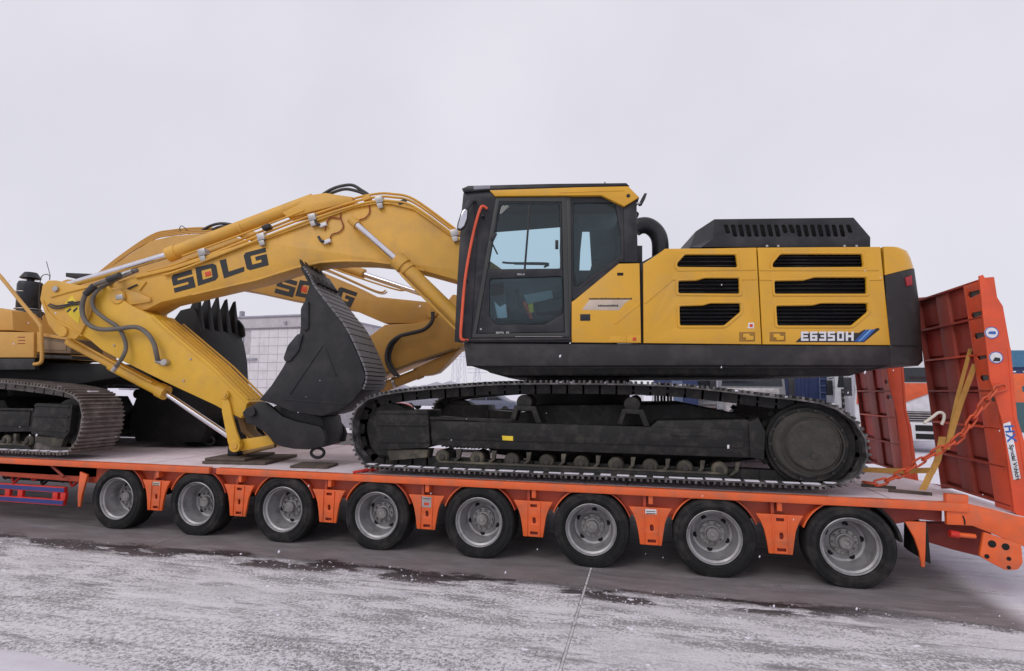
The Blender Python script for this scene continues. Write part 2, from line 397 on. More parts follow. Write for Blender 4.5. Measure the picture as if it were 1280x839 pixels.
    L.new(mth('MULTIPLY', mth('ADD', mth('ADD', fine, mth('MULTIPLY', grain, .5)), mid), mth('ADD', mth('MULTIPLY', snow, .9), .1)), bu.inputs['Height'])
    L.new(bu.outputs['Normal'], b.inputs['Normal'])
    return m
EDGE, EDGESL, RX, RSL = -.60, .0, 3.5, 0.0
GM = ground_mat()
SNOW = mat('fresh_snow', (.74, .71, .78), .85, var=.04, bump=.3, bscale=25)
bm = bmesh.new()
v = [bm.verts.new(p) for p in ((-900, -300, -.02), (900, -300, -.02), (900, 1200, -.02), (-900, 1200, -.02))]; bm.faces.new(v)
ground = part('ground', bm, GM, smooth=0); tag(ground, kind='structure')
# concrete slabs round the trailer, joints between them
JX, JY = 0, -8.0
sb = box_bm(.012, 4.888, .012, 9.188, -.015, 0, bev=.004); first = None
for i in range(-5, 4):
    for j in range(0, 2):
        M = Matrix.Translation((JX+i*4.9, JY+j*9.2, 0))
        if first is None: first = part('slab', sb, GM, ground, M=M, smooth=0)
        else:
            c = first.copy(); COL.objects.link(c); c.parent = ground; c.matrix_local = M; WM[c.name] = M
JSN = mat('joint_snow', (.55, .53, .55), .9, var=.5, scale=14)
for i in range(-4, 4): part('joint_filling', box_bm(JX+i*4.9-.009, JX+i*4.9+.009, -7.9, 9, -.015, -.003), JSN if i == 0 else GM, ground, smooth=0)
# heap of clean snow at the lower left
def gpt(u, v, z=0.0):
    d = FW*FPX + RT*(u-640) - UP*(v-419.5); t = (z-CAMP.z)/d.z; p = CAMP+d*t; return p
A = gpt(-260, 790); B = gpt(0, 812); C = gpt(70, 826); D = gpt(140, 842); Ee = gpt(330, 905); F_ = gpt(500, 990)
edge = catm([A, B, C, D, Ee, F_], 6)
bm = bmesh.new(); rows = []
for k in range(9):
    t = k/8; row = []
    for p in edge:
        q = p + Vector((-.75, -.9, 0))*(t*1.2); h = .10*sin(min(1, t*2.2)*pi/2) + (.02*noise.noise(q*3) if k else 0)
        row.append(bm.verts.new((q.x, q.y, .002+h if k else .001)))
    rows.append(row)
for a, b_ in zip(rows, rows[1:]):
    for i in range(len(a)-1): bm.faces.new((a[i], a[i+1], b_[i+1], b_[i]))
tag(part('snow_bank', bm, SNOW, smooth=80), kind='structure')

# ------------------------------------------------------------------ trailer
TR = empty('low_bed_trailer', (-2.5, 1.5, 0), 'long orange eight-axle low-bed trailer with raised red ramps, carrying two excavators', 'trailer')
WX = [(i-5)*1.2 for i in range(8)]
XE = T0.at(1210, 629)[0]          # rear end of the level deck
XJ = T0.at(268, 583)[0]
DSNOW = mat('deck_snow', (.72, .63, .67), .8, var=.08, dirt=(.50, .33, .32), dirtamt=.4, dscale=2.2, bump=.15, bscale=30)
box('deck', -16, XE-.02, .03, 2.97, .76, .818, DSNOW, TR, bev=.004)
for a, b in ((-16, XJ-.05), (XJ+.05, XE-.01)):
    box('edge_beam', a, b, -.028, .06, .744, .82, ORG, TR, bev=.01)
    box('edge_beam', a, b, 2.94, 3.0, .742, .82, ORG, TR, bev=.01)
for k in range(14): box('deck_seam', XE-.6-1.2*k, XE-.588-1.2*k, .07, 2.9, .8175, .8195, mat('seam_grey', (.36, .30, .31), .8), TR, bev=0)
box('deck_joint', XJ-.05, XJ+.05, .012, .06, .745, .812, DRED, TR)
box('main_beam', -16, XE-.4, .95, 1.15, .40, .745, DRED, TR); box('main_beam', -16, XE-.4, 1.85, 2.05, .40, .745, DRED, TR)
# web panels and fender brackets between the wheels
def arcpts(cx, cz, r, a0, a1, n=10): return [(cx+r*cos(radians(a0+(a1-a0)*k/n)), cz+r*sin(radians(a0+(a1-a0)*k/n))) for k in range(n+1)]
for i in range(-1, 8):
    xm = (WX[0]-.6 if i < 0 else WX[i]+.6)
    if i >= 7: continue
    L_ = xm-.6 if i >= 0 else None; R = xm+.6
    # web in orange darkened for recess shade, cut by the wheel arches
    right = arcpts(xm+.6, .375, .41, 116, 158, 8)      # near the right-hand tyre, going down
    left = arcpts(xm-.6, .375, .41, 22, 64, 8)          # up the left-hand tyre
    if i < 0: left = [(xm-1.9, .56), (xm-1.9, .743)]
    poly = [(xm+.42 if True else 0, .743)] + right + left + ([(xm-.42, .743)] if i >= 0 else [])
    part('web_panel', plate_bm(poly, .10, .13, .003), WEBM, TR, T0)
    if i >= 0:
        z1, z0 = .628, .262
        hw = lambda z: .6-sqrt(max(0, .425**2-(z-.375)**2))
        L1 = [(xm-hw(z1-(z1-z0)*k/8)*(1 if k < 6 else 1), z1-(z1-z0)*k/8) for k in range(6)]
        pl = [(-.215, .628), (-.175, .56), (-.145, .48), (-.125, .38), (-.11, .262), (.10, .262), (.118, .38), (.135, .48), (.165, .56), (.205, .628)]
        pl = [(xm+a, z) for a, z in pl]
        hol = [[(xm-.035, .285), (xm+.045, .285), (xm+.045, .315), (xm-.035, .315)], rnd([(xm-.008, .40), (xm+.02, .395), (xm+.028, .43), (xm+.015, .465), (xm-.012, .455)], .012)]
        if i not in (0, 3, 5): hol.append([(xm-.035, .565), (xm+.035, .565), (xm+.035, .595), (xm-.035, .595)])
        br = part('fender_bracket', plate_bm(pl, .0, .03, .004, hol), ORG, TR, T0)
        part('inner_box', box_bm(xm-.06, xm+.06, .035, .08, .27, .62), DRED, br, T0)
        for sx_ in (-1, 1):
            part('flange', plate_bm([(xm+sx_*a, z) for a, z in ([(.062, .27), (.070, .27), (.075, .62), (.062, .62)] if sx_ > 0 else [(.062, .62), (.075, .62), (.070, .27), (.062, .27)])], -.012, .0, .002), ORG, br, T0)
        # stub post and small gusset under the edge beam
        part('gusset', box_bm(xm-.022, xm+.022, .002, .10, .66, .741, bev=.004), ORG, br, T0)
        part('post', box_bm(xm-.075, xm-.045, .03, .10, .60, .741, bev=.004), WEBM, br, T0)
        # arch strip over each tyre, linking bracket to beam
        for sgn, cx in ((-1, xm-.6), (1, xm+.6)):
            a0, a1 = (20, 88) if sgn < 0 else (92, 160)
            o = arcpts(cx, .375, .425, a0, a1, 12); inn = arcpts(cx, .375, .412, a1, a0, 12)
            part('arch_strip', plate_bm([(x, min(z, .742)) for x, z in o]+[(x, min(z, .735)) for x, z in inn], .02, .13, .002), ORG if sgn > 0 else WEBM, TR, T0)  # left tyre's strip takes the shade-darkened web orange
        if i in (0, 3, 5):
            st = part('sticker_plate', box_bm(xm-.055, xm+.055, -.004, .0, .50 if i == 3 else .565, .612), GRYD if i == 0 else (WHT if i == 5 else STEEL), br, T0)
            if i == 3: part('warning_print', box_bm(xm-.03, xm+.03, -.006, -.004, .52, .55), INKR, st, T0)
            for k in range(2 if i != 3 else 1): part('print_line', box_bm(xm-.045, xm+.045, -.006, -.004, .588-k*.02, .595-k*.02), INKM, st, T0)
# end brackets: pointed plates before the first and behind the last wheel
plate('end_bracket', crp(0, 420, 3.228, [(322, 548), (352, 560), (330, 640), (322, 690), (313, 690), (312, 640)]), 0, .03, ORG, TR, T0)
eb = plate('end_bracket', crp(1000, 540, 3.814, [(500, 428), (602, 430), (600, 560), (597, 645), (581, 645), (568, 570), (545, 505)]), 0, .03, ORG, TR, T0)
plate('mud_flap', crp(1000, 540, 3.814, [(602, 440), (608, 440), (625, 632), (600, 610)]), .0, .45, TYRE, TR, T0, bev=.003)
o = arcpts(WX[7], .375, .45, 8, 75, 12); inn = arcpts(WX[7], .375, .425, 75, 8, 12)
part('rear_fender', plate_bm(o+inn, .03, .45, .002), TYRE, TR, T0)
part('web_panel', plate_bm([(WX[7]+.2, .743)]+arcpts(WX[7], .375, .43, 62, 28, 8)+[T0.at(1157, 652), T0.at(1184, 655), T0.at(1184, 634)], .10, .13, .003), DRED, TR, T0)
tube('marker_rod', [(1045, 622, .03), (1045.5, 632, .03)], .008, RED, TR, T0)
# wheels
TRR = .392
tp = [(.262, .012), (.30, -.014), (.345, -.016), (.376, -.004), (.386, .008), (.390, .026)]
for k in range(4): a = .075+k*.042; tp += [(.390, a), (.380, a+.003), (.380, a+.011), (.390, a+.014)]
tp += [(.390, .235), (.376, .252), (.33, .262), (.262, .25)]
def make_wheel():
    bm = lathe_bm(tp, 56, cap=False)
    for rr in (.285, .345): lathe_bm([(rr-.003, -.014), (rr, -.019), (rr+.003, -.014)], 56, bm=bm, cap=False)
    wh = part('wheel', bm, TYRE, TR, M=Matrix.Identity(4), smooth=28)
    rp = [(.262, .015), (.262, -.002), (.256, -.006), (.249, .0), (.245, .022), (.226, .032), (.222, .05), (.217, .12), (.206, .135), (.202, .18), (.192, .215), (.172, .222), (.137, .205), (.127, .20), (.127, .21), (0, .21)]
    rim = part('rim', lathe_bm(rp, 56, cap=False), RIM, wh, M=Matrix.Identity(4), smooth=40)
    for k in range(5):
        a = radians(72*k-20); q = Matrix.Translation((.160*cos(a), .222, .160*sin(a)))
        b = lathe_bm([(0, -.010), (.026, -.010), (.028, 0), (0, .0)], 16); b.transform(q); hb = b
        part('hand_hole', hb, HOLEM, wh, M=Matrix.Identity(4))  # dark disc painted on as the shade of an uncut hole
    bm = lathe_bm([(.126, .21), (.126, .180), (.118, .173), (.085, .173), (.08, .163), (.066, .160), (.062, .125), (.056, .117), (0, .115)], 40, cap=False)
    for k in range(10):
        a = radians(36*k+8); lathe_bm([(.0125, .175), (.0125, .152), (.008, .142), (0, .142)], 6, .102*cos(a), .102*sin(a), bm=bm)
    hub = part('hub', bm, HUBM, wh, M=Matrix.Identity(4), smooth=30)
    cp = lathe_bm([(.044, .115), (.042, .111), (.038, .111), (.036, .115)], 28, cap=False)
    for a, b in ((-.014, .0), (.004, .018)):
        box_bm(a, a+.010, .110, .116, -.014, .014, cp)
    box_bm(-.014, .02, .1105, .116, -.003, .003, cp)
    part('hub_emblem', cp, STEEL, wh, M=Matrix.Identity(4))
    return wh
w0 = make_wheel()
allw = [(x, 0) for x in WX]
proto_M = Matrix.Identity(4)
for k, x in enumerate(WX):
    for side in (0, 1):
        A = Matrix.Translation((x, .004 if not side else 2.996, .373)) @ Matrix.Rotation(pi if side else 0, 4, 'Z') @ Matrix.Rotation(radians((37*k) % 72 if k else 0), 4, 'Y')
        if k == 0 and side == 0: A0 = A; continue
        kid(TR, dupe(w0, TR, A))
w0.matrix_local = WM[TR.name].inverted() @ A0; WM[w0.name] = A0
for ch in KIDS[w0.name]: ch.matrix_local = Matrix.Identity(4); WM[ch.name] = A0
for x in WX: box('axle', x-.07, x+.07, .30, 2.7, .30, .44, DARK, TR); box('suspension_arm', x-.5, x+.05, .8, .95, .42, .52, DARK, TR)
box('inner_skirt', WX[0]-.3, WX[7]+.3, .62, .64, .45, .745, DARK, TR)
# side guard with blue stripes at the far left
sgd = [(2, 610), (80, 613.5), (80, 622), (2, 618)]
q = T0.at; gx0, gx1 = q(-200, 610)[0], q(80, 615)[0]
zt = q(60, 608)[1]; zb = q(60, 631)[1]; h = (zt-zb)
sg = box('side_guard', gx0, gx1, .0, .05, zt-.075, zt, RED, TR)
part('guard_rail', box_bm(gx0, gx1, .0, .05, zb, zb+.075, bev=.005), RED, sg)
part('guard_stripe', box_bm(gx0, gx1, -.004, .0, zt-.064, zt-.012), BANDB, sg); part('guard_stripe', box_bm(gx0, gx1, -.004, .0, zb+.012, zb+.064), BANDB, sg)
for u in (8, 24, 68, 78): x = q(u, 620)[0]; part('guard_post', box_bm(x-.04, x+.04, .004, .046, zb+.07, zt-.07, bev=.004), RED, sg)
for k in range(10):
    x = gx1-1.6+.17*k; part('air_pipe', tube_bm([(x, .25, .62), (x+.1, .22, .55-.05*(k % 3)), (x+.22, .25, .60)], .018, 8), DARK if k % 2 else RED, TR, smooth=50)
box('air_tank', gx1-1.5, gx1-.35, .35, .6, .45, .60, DARK, TR, bev=.05)
box('side_beam', -16, WX[0]-.45, .10, .14, .60, .743, ORG, TR)
tube('brace_tube', [(60, 578, .04), (80, 596, .04)], .018, DRED, TR, T0)
# beaver tail
bt = [(1183, 634), (1210, 630), (1243, 637.5), (1275, 646.5), (1330, 657), (1330, 700), (1300, 690), (1267, 678.5), (1240, 667), (1216, 657.5), (1184, 656)]
tail = plate('tail_plate', bt, 0, .05, ORG, TR, T0)
plate('tail_cap', [(1183, 634), (1183, 617.5), (1211, 619.5), (1211, 630)], -.003, .06, ORG, TR, T0)
hol = []
for u, v, r in ((1240, 680, .032), (1257, 683.5, .03), (1233.5, 695.5, .02), (1261, 698.5, .018), (1261, 709.5, .016)):
    x, z = q(u, v); hol.append([(x+r*cos(a*pi/6), z+r*sin(a*pi/6)) for a in range(12)])
plate('hinge_plate', rnd(T0.P([(1230, 665), (1277, 681), (1279, 704), (1273, 712.5), (1257, 713), (1243, 706), (1224.5, 695.5), (1227, 683)]), .02), .0, .035, ORG, TR, T0, holes=[], raw=True)
for hpoly in hol: part('pin_hole', plate_bm(hpoly, -.004, .002, .001), HOLEM, TR, T0)  # dark plates on the surface stand in for shaded holes
tube('lock_cylinder', [(1187, 667, .05), (1198, 668.5, .05)], .032, RED, TR, T0, smooth=False); tube('lock_cylinder', [(1198, 668.5, .05), (1219, 670.5, .05)], .022, ORG, TR, T0, smooth=False)
tube('crack_seam', [(1203.5, 645, -.002), (1205.5, 650, -.002), (1206, 656, -.002)], .006, HOLEM, TR, T0)
# sloping tail deck and dark underside
xt = q(1210, 630)[0]; xe2, ze2 = q(1330, 657)
part('tail_deck', plate_bm([(xt-.05, .815), (xe2, ze2-.005), (xe2, ze2-.06), (xt-.05, .75)], .055, 2.9, .003), DSNOW, TR)
tb = plate_bm(T0.P([(1150, 654), (1240, 655), (1238, 699), (1190, 687), (1157, 677)], .35), .35, .45, .004); part('tail_beam', tb, DRED, TR)
tb = plate_bm([(WX[7]+.5, .74), (xt+.9, .62), (xt+.95, .42), (WX[7]+.95, .52)], 2.5, 2.6, .004); part('tail_beam', tb, DRED, TR)
# ------------------------------------------------------------------ raised loading ramps
nb0, nb1 = Vector(T0.at(1268, 641, .12)), Vector(T0.at(1224, 345, .12))      # near edge of the broad face: foot, head
rup = (nb1-nb0); RH = rup.length; rup.normalize(); rout = Vector((rup.y, -rup.x))  # rout: away from the deck
INF = mat('ramp_panel_red', (.55, .055, .035), .55, var=.12, dirt=(.22, .05, .04), dirtamt=.4)
def ramp(dy):
    M0 = Matrix(((0, rup.x, rout.x, nb0.x), (1, 0, 0, .12+dy), (0, rup.y, rout.y, nb0.y), (0, 0, 0, 1)))
    # local axes: x = across the ramp, y = along its height, z = thickness (away from deck)
    W = RW
    main = part('ramp', box_bm(.22*W, W, .05, RH-.02, .07, .085), DRED, TR, M=M0, smooth=0)
    RDK = mat('ramp_dark_red', (.36, .048, .028), .55, var=.15, dirt=(.2, .06, .045), dirtamt=.5, dscale=3, bump=.03)  # darker red for bars and infill of the broad face
    def el(nm, a, b, c, d, e, f, mt=RDK, bev=.006): return part(nm, box_bm(a, b, c, d, e, f, bev=bev), mt, main, M=M0)
    el('side_rail', .0, .018, 0, RH-.02, .005, .12, ORGR); el('side_rail', W-.018, W, 0, RH, .0, .30, DRED)
    n = 6
    for k in range(n+1):
        y = .04+(RH-.09)*k/n; el('cross_bar', .03, W-.02, y, y+.02, 0, .065, ORGR if k in (2, 4) else RDK, .004)
    el('stringer', .50*W, .68*W, .05, RH-.03, .018, .064, mat('ramp_brown_red', (.33, .055, .035), .6, var=.15, dirt=(.2, .07, .05), dirtamt=.5), .004)
    for k in range(n):
        y = .09+(RH-.09)*k/n
        el('infill_plate', .24*W, .49*W, y, y+(RH-.09)/n-.06, .045, .06, INF if k in (2, 3) else RDK, .003)
        el('infill_plate', .70*W, .97*W, y, y+(RH-.09)/n-.06, .05, .06, INF if k in (1, 4) else RDK, .003)
    # flange with half-round slots
    fl = [(.02, .0), (.22*W, .0), (.22*W, RH-.03), (.02, RH-.03)]
    el('slot_backing', .03, .21*W, RH*.4, RH-.06, .045, .05, mat('grey_green_zinc', (.17, .18, .15), .5), .001); hs = []
    for k in range(6):
        y = RH*(.46+.093*k)
        hs.append([(.03, y), (.16*W, y-.018), (.185*W, y+.012), (.16*W, y+.042), (.03, y+.036)])
    b = plate_bm(fl, 0, .01, .001, hs); b.transform(Matrix(((1, 0, 0, 0), (0, 0, 1, 0), (0, 1, 0, 0), (0, 0, 0, 1))))
    part('slotted_flange', b, ORGR, main, M=M0)
    # outer side plate (seen edge-on from the road side)
    px = [(1268, 641), (1253, 529), (1237, 474), (1231, 420), (1223.5, 345), (1228.5, 343.5), (1253.5, 383), (1263, 436), (1271, 523), (1280, 552), (1297, 660)]
    sp = [T0.at(u, v, .10) for u, v in px]
    side = part('side_plate', plate_bm(sp, .095+dy, .115+dy, .004), ORGR, main, T0)
    part('back_rail', plate_bm([T0.at(u, v, .10) for u, v in [(1263, 436), (1271, 523), (1280, 552), (1297, 660), (1290, 660), (1274, 553), (1266, 523), (1259, 436)]], .09+dy, .30+dy, .004), ORGR, main, T0)
    return main
far_x = T0.at(1268, 641, .12)
# width: choose the depth at which the foot projects to pixel 1174
def projx(P):
    d = Vector(P)-CAMP; return 640+FPX*d.dot(RT)/d.dot(FW), 419.5-FPX*d.dot(UP)/d.dot(FW)
RW = .8
for k in range(200):
    RW = .4+k*.01
    if projx((nb0.x, .12+RW, nb0.y))[0] < 1176: break
DY = 1.2
for k in range(300):
    DY = 1.0+k*.01
    if projx((nb0.x, .12+DY, nb0.y))[0] < 1130: break
DY = min(DY, 2.4)
print('RAMP', RW, DY, projx((nb0.x, .12+RW, nb0.y)), projx((nb1.x, .12+RW, nb1.y)), projx((nb0.x, .12+DY, nb0.y)), 'H', RH, 'XE', XE, nb0)
rm = ramp(0); ramp(DY)
# round stickers and the maker's label on the near side plate
yS = .093
for u, v in ((1239.5, 416), (1245, 447)):
    s = disc('round_sticker', u, v, yS-.003, yS, .055, WHT, rm, T0, bev=.001); part('sticker_ring', lathe_bm([(.055, yS-.004), (.048, yS-.004)], 28, *T0.at(u, v, yS), cap=False), BLUE, s, T0)
    x, z = T0.at(u, v, yS)
    part('sticker_mark', plate_bm([(x-.03, z-.01), (x+.03, z-.015), (x+.03, z+.012), (x-.02, z+.012)] if v < 430 else [(x-.03, z-.035), (x+.028, z-.035), (x+.03, z-.005), (x-.01, z+.002)], yS-.006, yS-.003, .0005), BLUE if v < 430 else INKM, s, T0)
lab = plate('label', [(1254, 530), (1263, 527), (1276, 598), (1267, 600)], yS-.003, yS, WHT, rm, T0, bev=.001)
a = Vector(T0.at(1256.5, 529, yS)); b = Vector(T0.at(1270.5, 599.5, yS)); d = (b-a).normalized(); up2 = Vector((-d.y, d.x))
if up2.x < 0: up2 = -up2
wid = (Vector(T0.at(1263, 527, yS))-Vector(T0.at(1254, 530, yS))).length
o0 = Vector(T0.at(1257, 531.5, yS))-up2*wid*.18
Lp = (b-a).length
for i, ch in enumerate('HX'):
    if ch == 'H': part('letter', txt_bm('H', (o0.x, o0.y), (d.x, d.y), (up2.x, up2.y), wid*1.6, yS-.003), BLUE, lab, T0, smooth=0)
    else:
        o2 = o0+d*Lp*.16; part('letter', txt_bm('X', (o2.x, o2.y), (d.x, d.y), (up2.x, up2.y), wid*1.6, yS-.003), BLUE, lab, T0, smooth=0)
o3 = o0+d*Lp*.35+up2*wid*.12
tb = txt_bm('Special Vehicle', (o3.x, o3.y), (d.x, d.y), (up2.x, up2.y), wid*.72, yS-.003)
ex = max((Vector((v.co.x, v.co.z))-o3).dot(d) for v in tb.verts); s_ = Lp*.62/ex
for v in tb.verts:
    q2 = Vector((v.co.x, v.co.z))-o3; l = q2.dot(d); pz = q2-d*l; q3 = o3+d*l*s_+pz; v.co.x, v.co.z = q3.x, q3.y
part('letter', tb, INKM, lab, T0, smooth=0)

# ------------------------------------------------------------------ crawler undercarriage
MX = T0.at(762, 550, .0)[0]                     # middle of the main machine's tracks
def resample(poly, n):
    P = catm(poly, 8, True); Ls = [0]
    for i in range(len(P)): Ls.append(Ls[-1]+(P[(i+1) % len(P)]-P[i]).length)
    tot = Ls[-1]; out = []
    for k in range(n):
        s = tot*k/n; i = max(j for j in range(len(P)) if Ls[j] <= s); t = (s-Ls[i])/(Ls[i+1]-Ls[i]); a, b = P[i], P[(i+1) % len(P)]
        out.append((a.lerp(b, t), (b-a).normalized()))
    return out, tot
opx = [(463, 583.5), (520, 587), (640, 592.5), (760, 597.5), (880, 602.5), (990, 607.5), (1036, 608.5), (1068, 599), (1085, 574), (1080, 542), (1058, 517), (1022, 502), (950, 493), (850, 482), (760, 478.5), (640, 478.5), (560, 483), (490, 490), (455, 501), (440, 524), (441, 555), (450, 574)]
path = [Vector((p[0], p[1])) for p in T0.P(opx, 0)]
NSH = 66
pts, tot = resample(path, NSH); pitch = tot/NSH
def shoe_bm():
    # local x: along the track, y across, z outward; outer plate surface at z=0
    bm = box_bm(-pitch*.497, pitch*.497, 0, .6, -.022, -.006)
    for a in (-.42, -.06, .30): box_bm(a*pitch, (a+.13)*pitch, .0, .6, -.008, .022, bm)
    box_bm(-pitch*.56, pitch*.56, .17, .24, -.12, -.024, bm); box_bm(-pitch*.56, pitch*.56, .38, .43, -.105, -.024, bm)
    return bm
shoe_me = bpy.data.meshes.new('shoe'); b = shoe_bm(); b.to_mesh(shoe_me); b.free(); finish(shoe_me, SHOE, 0); shoe_me.materials.append(TRK)
for f_ in shoe_me.polygons:
    if f_.center.z < -.0235: f_.material_index = 1
def undercarriage(root):
    beam = plate('track', crp(740, 440, 2.797, [(-568, 232), (-560, 228), (-200, 262), (0, 262), (200, 265), (230, 240), (540, 236), (582, 262), (592, 372), (0, 352), (-330, 340), (-560, 325)]), .10, .50, TRK, root, T0, bev=.012)
    for k, (p, t) in enumerate(pts):
        out = Vector((t.y, -t.x))
        if out.dot(p-Vector((MX, .82+.5))) < 0: out = -out
        ang = atan2(t.y, t.x)
        M = Matrix(((t.x, 0, out.x, p.x), (0, 1, 0, 0), (t.y, 0, out.y, p.y), (0, 0, 0, 1)))
        o = link('shoe', shoe_me, beam, M=M); kid(beam, o)
    pl = lambda nm, px, y0, y1, mt=TRK, **k: plate(nm, px, y0, y1, mt, beam, T0, **k)
    pl('idler_guard', crp(420, 440, 2.997, [(150, 220), (345, 218), (350, 360), (172, 366), (150, 340)]), .07, .5, r=.03)
    for v in (515, 530, 551): pl('guard_rib', [(473, v), (534, v), (534, v+2.5), (473, v+2)], .055, .075, bev=.002)
    pl('beam_plate', [(545, 526), (930, 537), (930, 560), (545, 549)], .085, .11)
    pl('beam_ridge', [(537, 521), (640, 524), (640, 527), (537, 524.5)], .07, .12, bev=.004)
    pl('drive_guard', [(936, 528), (948, 522), (957, 540), (955, 575), (938, 572)], .08, .5)
    disc('sprocket', 1012, 556, .14, .44, .41, TRK, beam, T0, seg=44)
    disc('drive_housing', 1010, 556, .085, .15, .36, TRK, beam, T0, seg=44)
    d2 = disc('drive_cover', 1010, 556, .045, .09, .315, FDRV, beam, T0, seg=44, bev=.02)
    disc('cover_hub', 1017, 557, .015, .05, .245, FDRV, d2, T0, seg=44, bev=.018)
    x, z = T0.at(1017, 557, .015)
    part('cover_ridge', lathe_bm([(.285, .045), (.28, .036), (.27, .036), (.265, .045)], 44, x, z, cap=False), FDRV, d2, T0)
    for k in range(12): part('hub_bolt', lathe_bm([(.012, .02), (.012, .008), (0, .008)], 6, x+.215*cos(k*pi/6), z+.215*sin(k*pi/6)), FDRV, d2, T0)
    part('drain_plug', lathe_bm([(.03, .02), (.03, .004), (0, .004)], 8, x, z-.1), FDRV, d2, T0)
    for k in range(14):
        a = 2*pi*k/14; x, z = T0.at(1010, 556, .08); part('cover_bolt', lathe_bm([(.013, .085), (.013, .072), (0, .072)], 6, x+.335*cos(a), z+.335*sin(a)), FDRV, beam, T0)
    for k in range(21):
        a = 2*pi*k/21; x, z = T0.at(1012, 556, .14)
        b = box_bm(.38, .45, .26, .34, -.03, .03); b.transform(Matrix.Translation((x, 0, z)) @ Matrix.Rotation(a, 4, 'Y')); part('sprocket_tooth', b, TRK, beam, T0)
    disc('idler', 487, 540, .17, .43, .33, TRK, beam, T0, seg=40)
    for u in (655, 790):
        disc('carrier_roller', u, 503 if u < 700 else 506, .14, .44, .085, TRK, beam, T0)
        v = 507 if u < 700 else 511
        pl('roller_bracket', [(u-18, v+19), (u-12, v), (u+14, v+1), (u+22, v+22), (u+15, v+22), (u+9, v+7), (u-8, v+6), (u-12, v+20)], .10, .30)
    for k in range(9):
        u = 552+k*43.5; v = 571.5+k*2.05
        disc('bottom_roller', u, v, .13, .44, .082, ROLM, beam, T0, seg=20, bev=.02); disc('roller_hub', u, v, .11, .14, .035, FDRV, beam, T0, seg=12)
        pl('roller_yoke', [(u+19, v-10), (u+25, v-10), (u+23, v+1), (u+16, v+7), (u+12, v+7), (u+19, v)], .11, .16, ROLM, bev=.004)
    pl('roller_guard', [(545, 577), (905, 592), (925, 603), (535, 586)], .09, .13, TRK); pl('guard_lip', [(548, 576), (905, 591), (905, 593.5), (548, 578.5)], .08, .13, ROLM, bev=.003)
    pl('front_block', [(483, 562), (535, 562), (533, 572), (487, 576)], .10, .3, ROLM)
    pl('yellow_mark', crp(420, 440, 2.997, [(622, 314), (663, 316), (663, 333), (624, 331)]), .079, .086, YST, bev=.0005)
    pl('tow_slot', crp(420, 440, 2.997, [(562, 302), (614, 304), (612, 322), (574, 320)]), .079, .086, HOLEM, bev=.0005)
    pl('white_mark', crp(420, 440, 2.997, [(427, 314), (436, 314), (434, 332), (430, 332)]), .098, .101, WHT, bev=.0005)
    pl('white_mark', crp(740, 440, 2.797, [(473, 325), (480, 325), (480, 338), (473, 338)]), .081, .086, WHT, bev=.0005)
    pl('embossed_plate', [(838, 541), (885, 542), (885, 546), (838, 545)], .078, .088, bev=.003)
    return beam
def snow_on_shoes(par, pred, fn):
    bm = bmesh.new(); random.seed(21)
    for k, (p, t) in enumerate(pts):
        out = Vector((t.y, -t.x))
        if out.dot(p-Vector((MX, .82+.5))) < 0: out = -out
        fn(bm, p, t, out)
    return part('settled_snow', bm, SNOW, par, T0, smooth=0, kind='stuff')
def snow_bottom(bm, p, t, out):
    zc = p.y
    if out.y < -.9:
        w_ = pitch*random.uniform(.30, .47); box_bm(p.x-w_, p.x+w_-.01, .004, random.uniform(.05, .09), zc+.023, zc+.030, bm)
    if out.y > .85:
        for j in range(3):
            if random.random() < .75:
                a = p.x+random.uniform(-.5, .4)*pitch; w_ = random.uniform(.015, .05); y = random.uniform(0, .4)
                box_bm(a, a+w_, y, y+random.uniform(.03, .2), zc-.004, zc+random.uniform(.004, .016), bm)
EX = empty('excavator', (MX, 1.55, DECK), 'yellow excavator with black cab and E6350H on its engine side', 'excavator', 'two excavators loaded on the trailer')
trk = undercarriage(EX); snow_on_shoes(trk, None, snow_bottom)
KIDS.setdefault(EX.name, [])
def flipY(yc): return Matrix.Translation((0, 2*yc, 0)) @ Matrix.Scale(-1, 4, (0, 1, 0))
kid(EX, dupe(trk, EX, flipY(1.55)))
cb = plate_bm([(MX-1.5, 1.2), (MX-.9, 1.62), (MX+.8, 1.66), (MX+1.6, 1.50), (MX+1.6, 1.1), (MX+.8, .98), (MX-.8, .98), (MX-1.4, 1.05)], .5, 2.6, .02); part('carbody', cb, TRK, EX, T0)

# ------------------------------------------------------------------ main excavator, upper structure
H = mkframe(722, 470, 1.55, radians(9)); N0 = -1.5          # near side of the house: local y = -1.5
def hp(name, px, y0, y1, mt, **k):
    p = k.pop('parent', EX); return plate(name, px, y0, y1, mt, p, H, **k)
x, z = H.at(715, 470, 0)
b = lathe_bm([(0, 0), (.68, 0), (.68, .38), (0, .38)], 48); b.transform(Matrix.Translation((0, 0, 1.60)) @ Matrix.Rotation(radians(90), 4, 'X')); part('slew_bearing', b, DARK, EX, H)
# frame skirt and belly
hp('frame_skirt', [(579.5, 428.7), (1114.5, 432), (1116, 456.5), (1085, 457), (633, 458), (601, 458), (583, 457.5)], N0+.01, N0+.09, SKIRT, bev=.02)
hp('revolving_frame', [(583, 433), (1112, 436), (1112, 458), (1060, 470), (850, 470), (633, 470), (612, 466), (601, 458), (583, 456)], N0+.12, 1.45, TRK, bev=.02)
zb0 = H.at(700, 457, N0)[1]
hp('belly_pan', [(640, 457), (1112, 457), (1085, 461), (640, 461)], N0+.10, 1.4, SKIRT, bev=.01)
tube('belly_pipe', [(980, 464.5, N0+.3), (1030, 464.5, N0+.3)], .012, STEEL, EX, H)
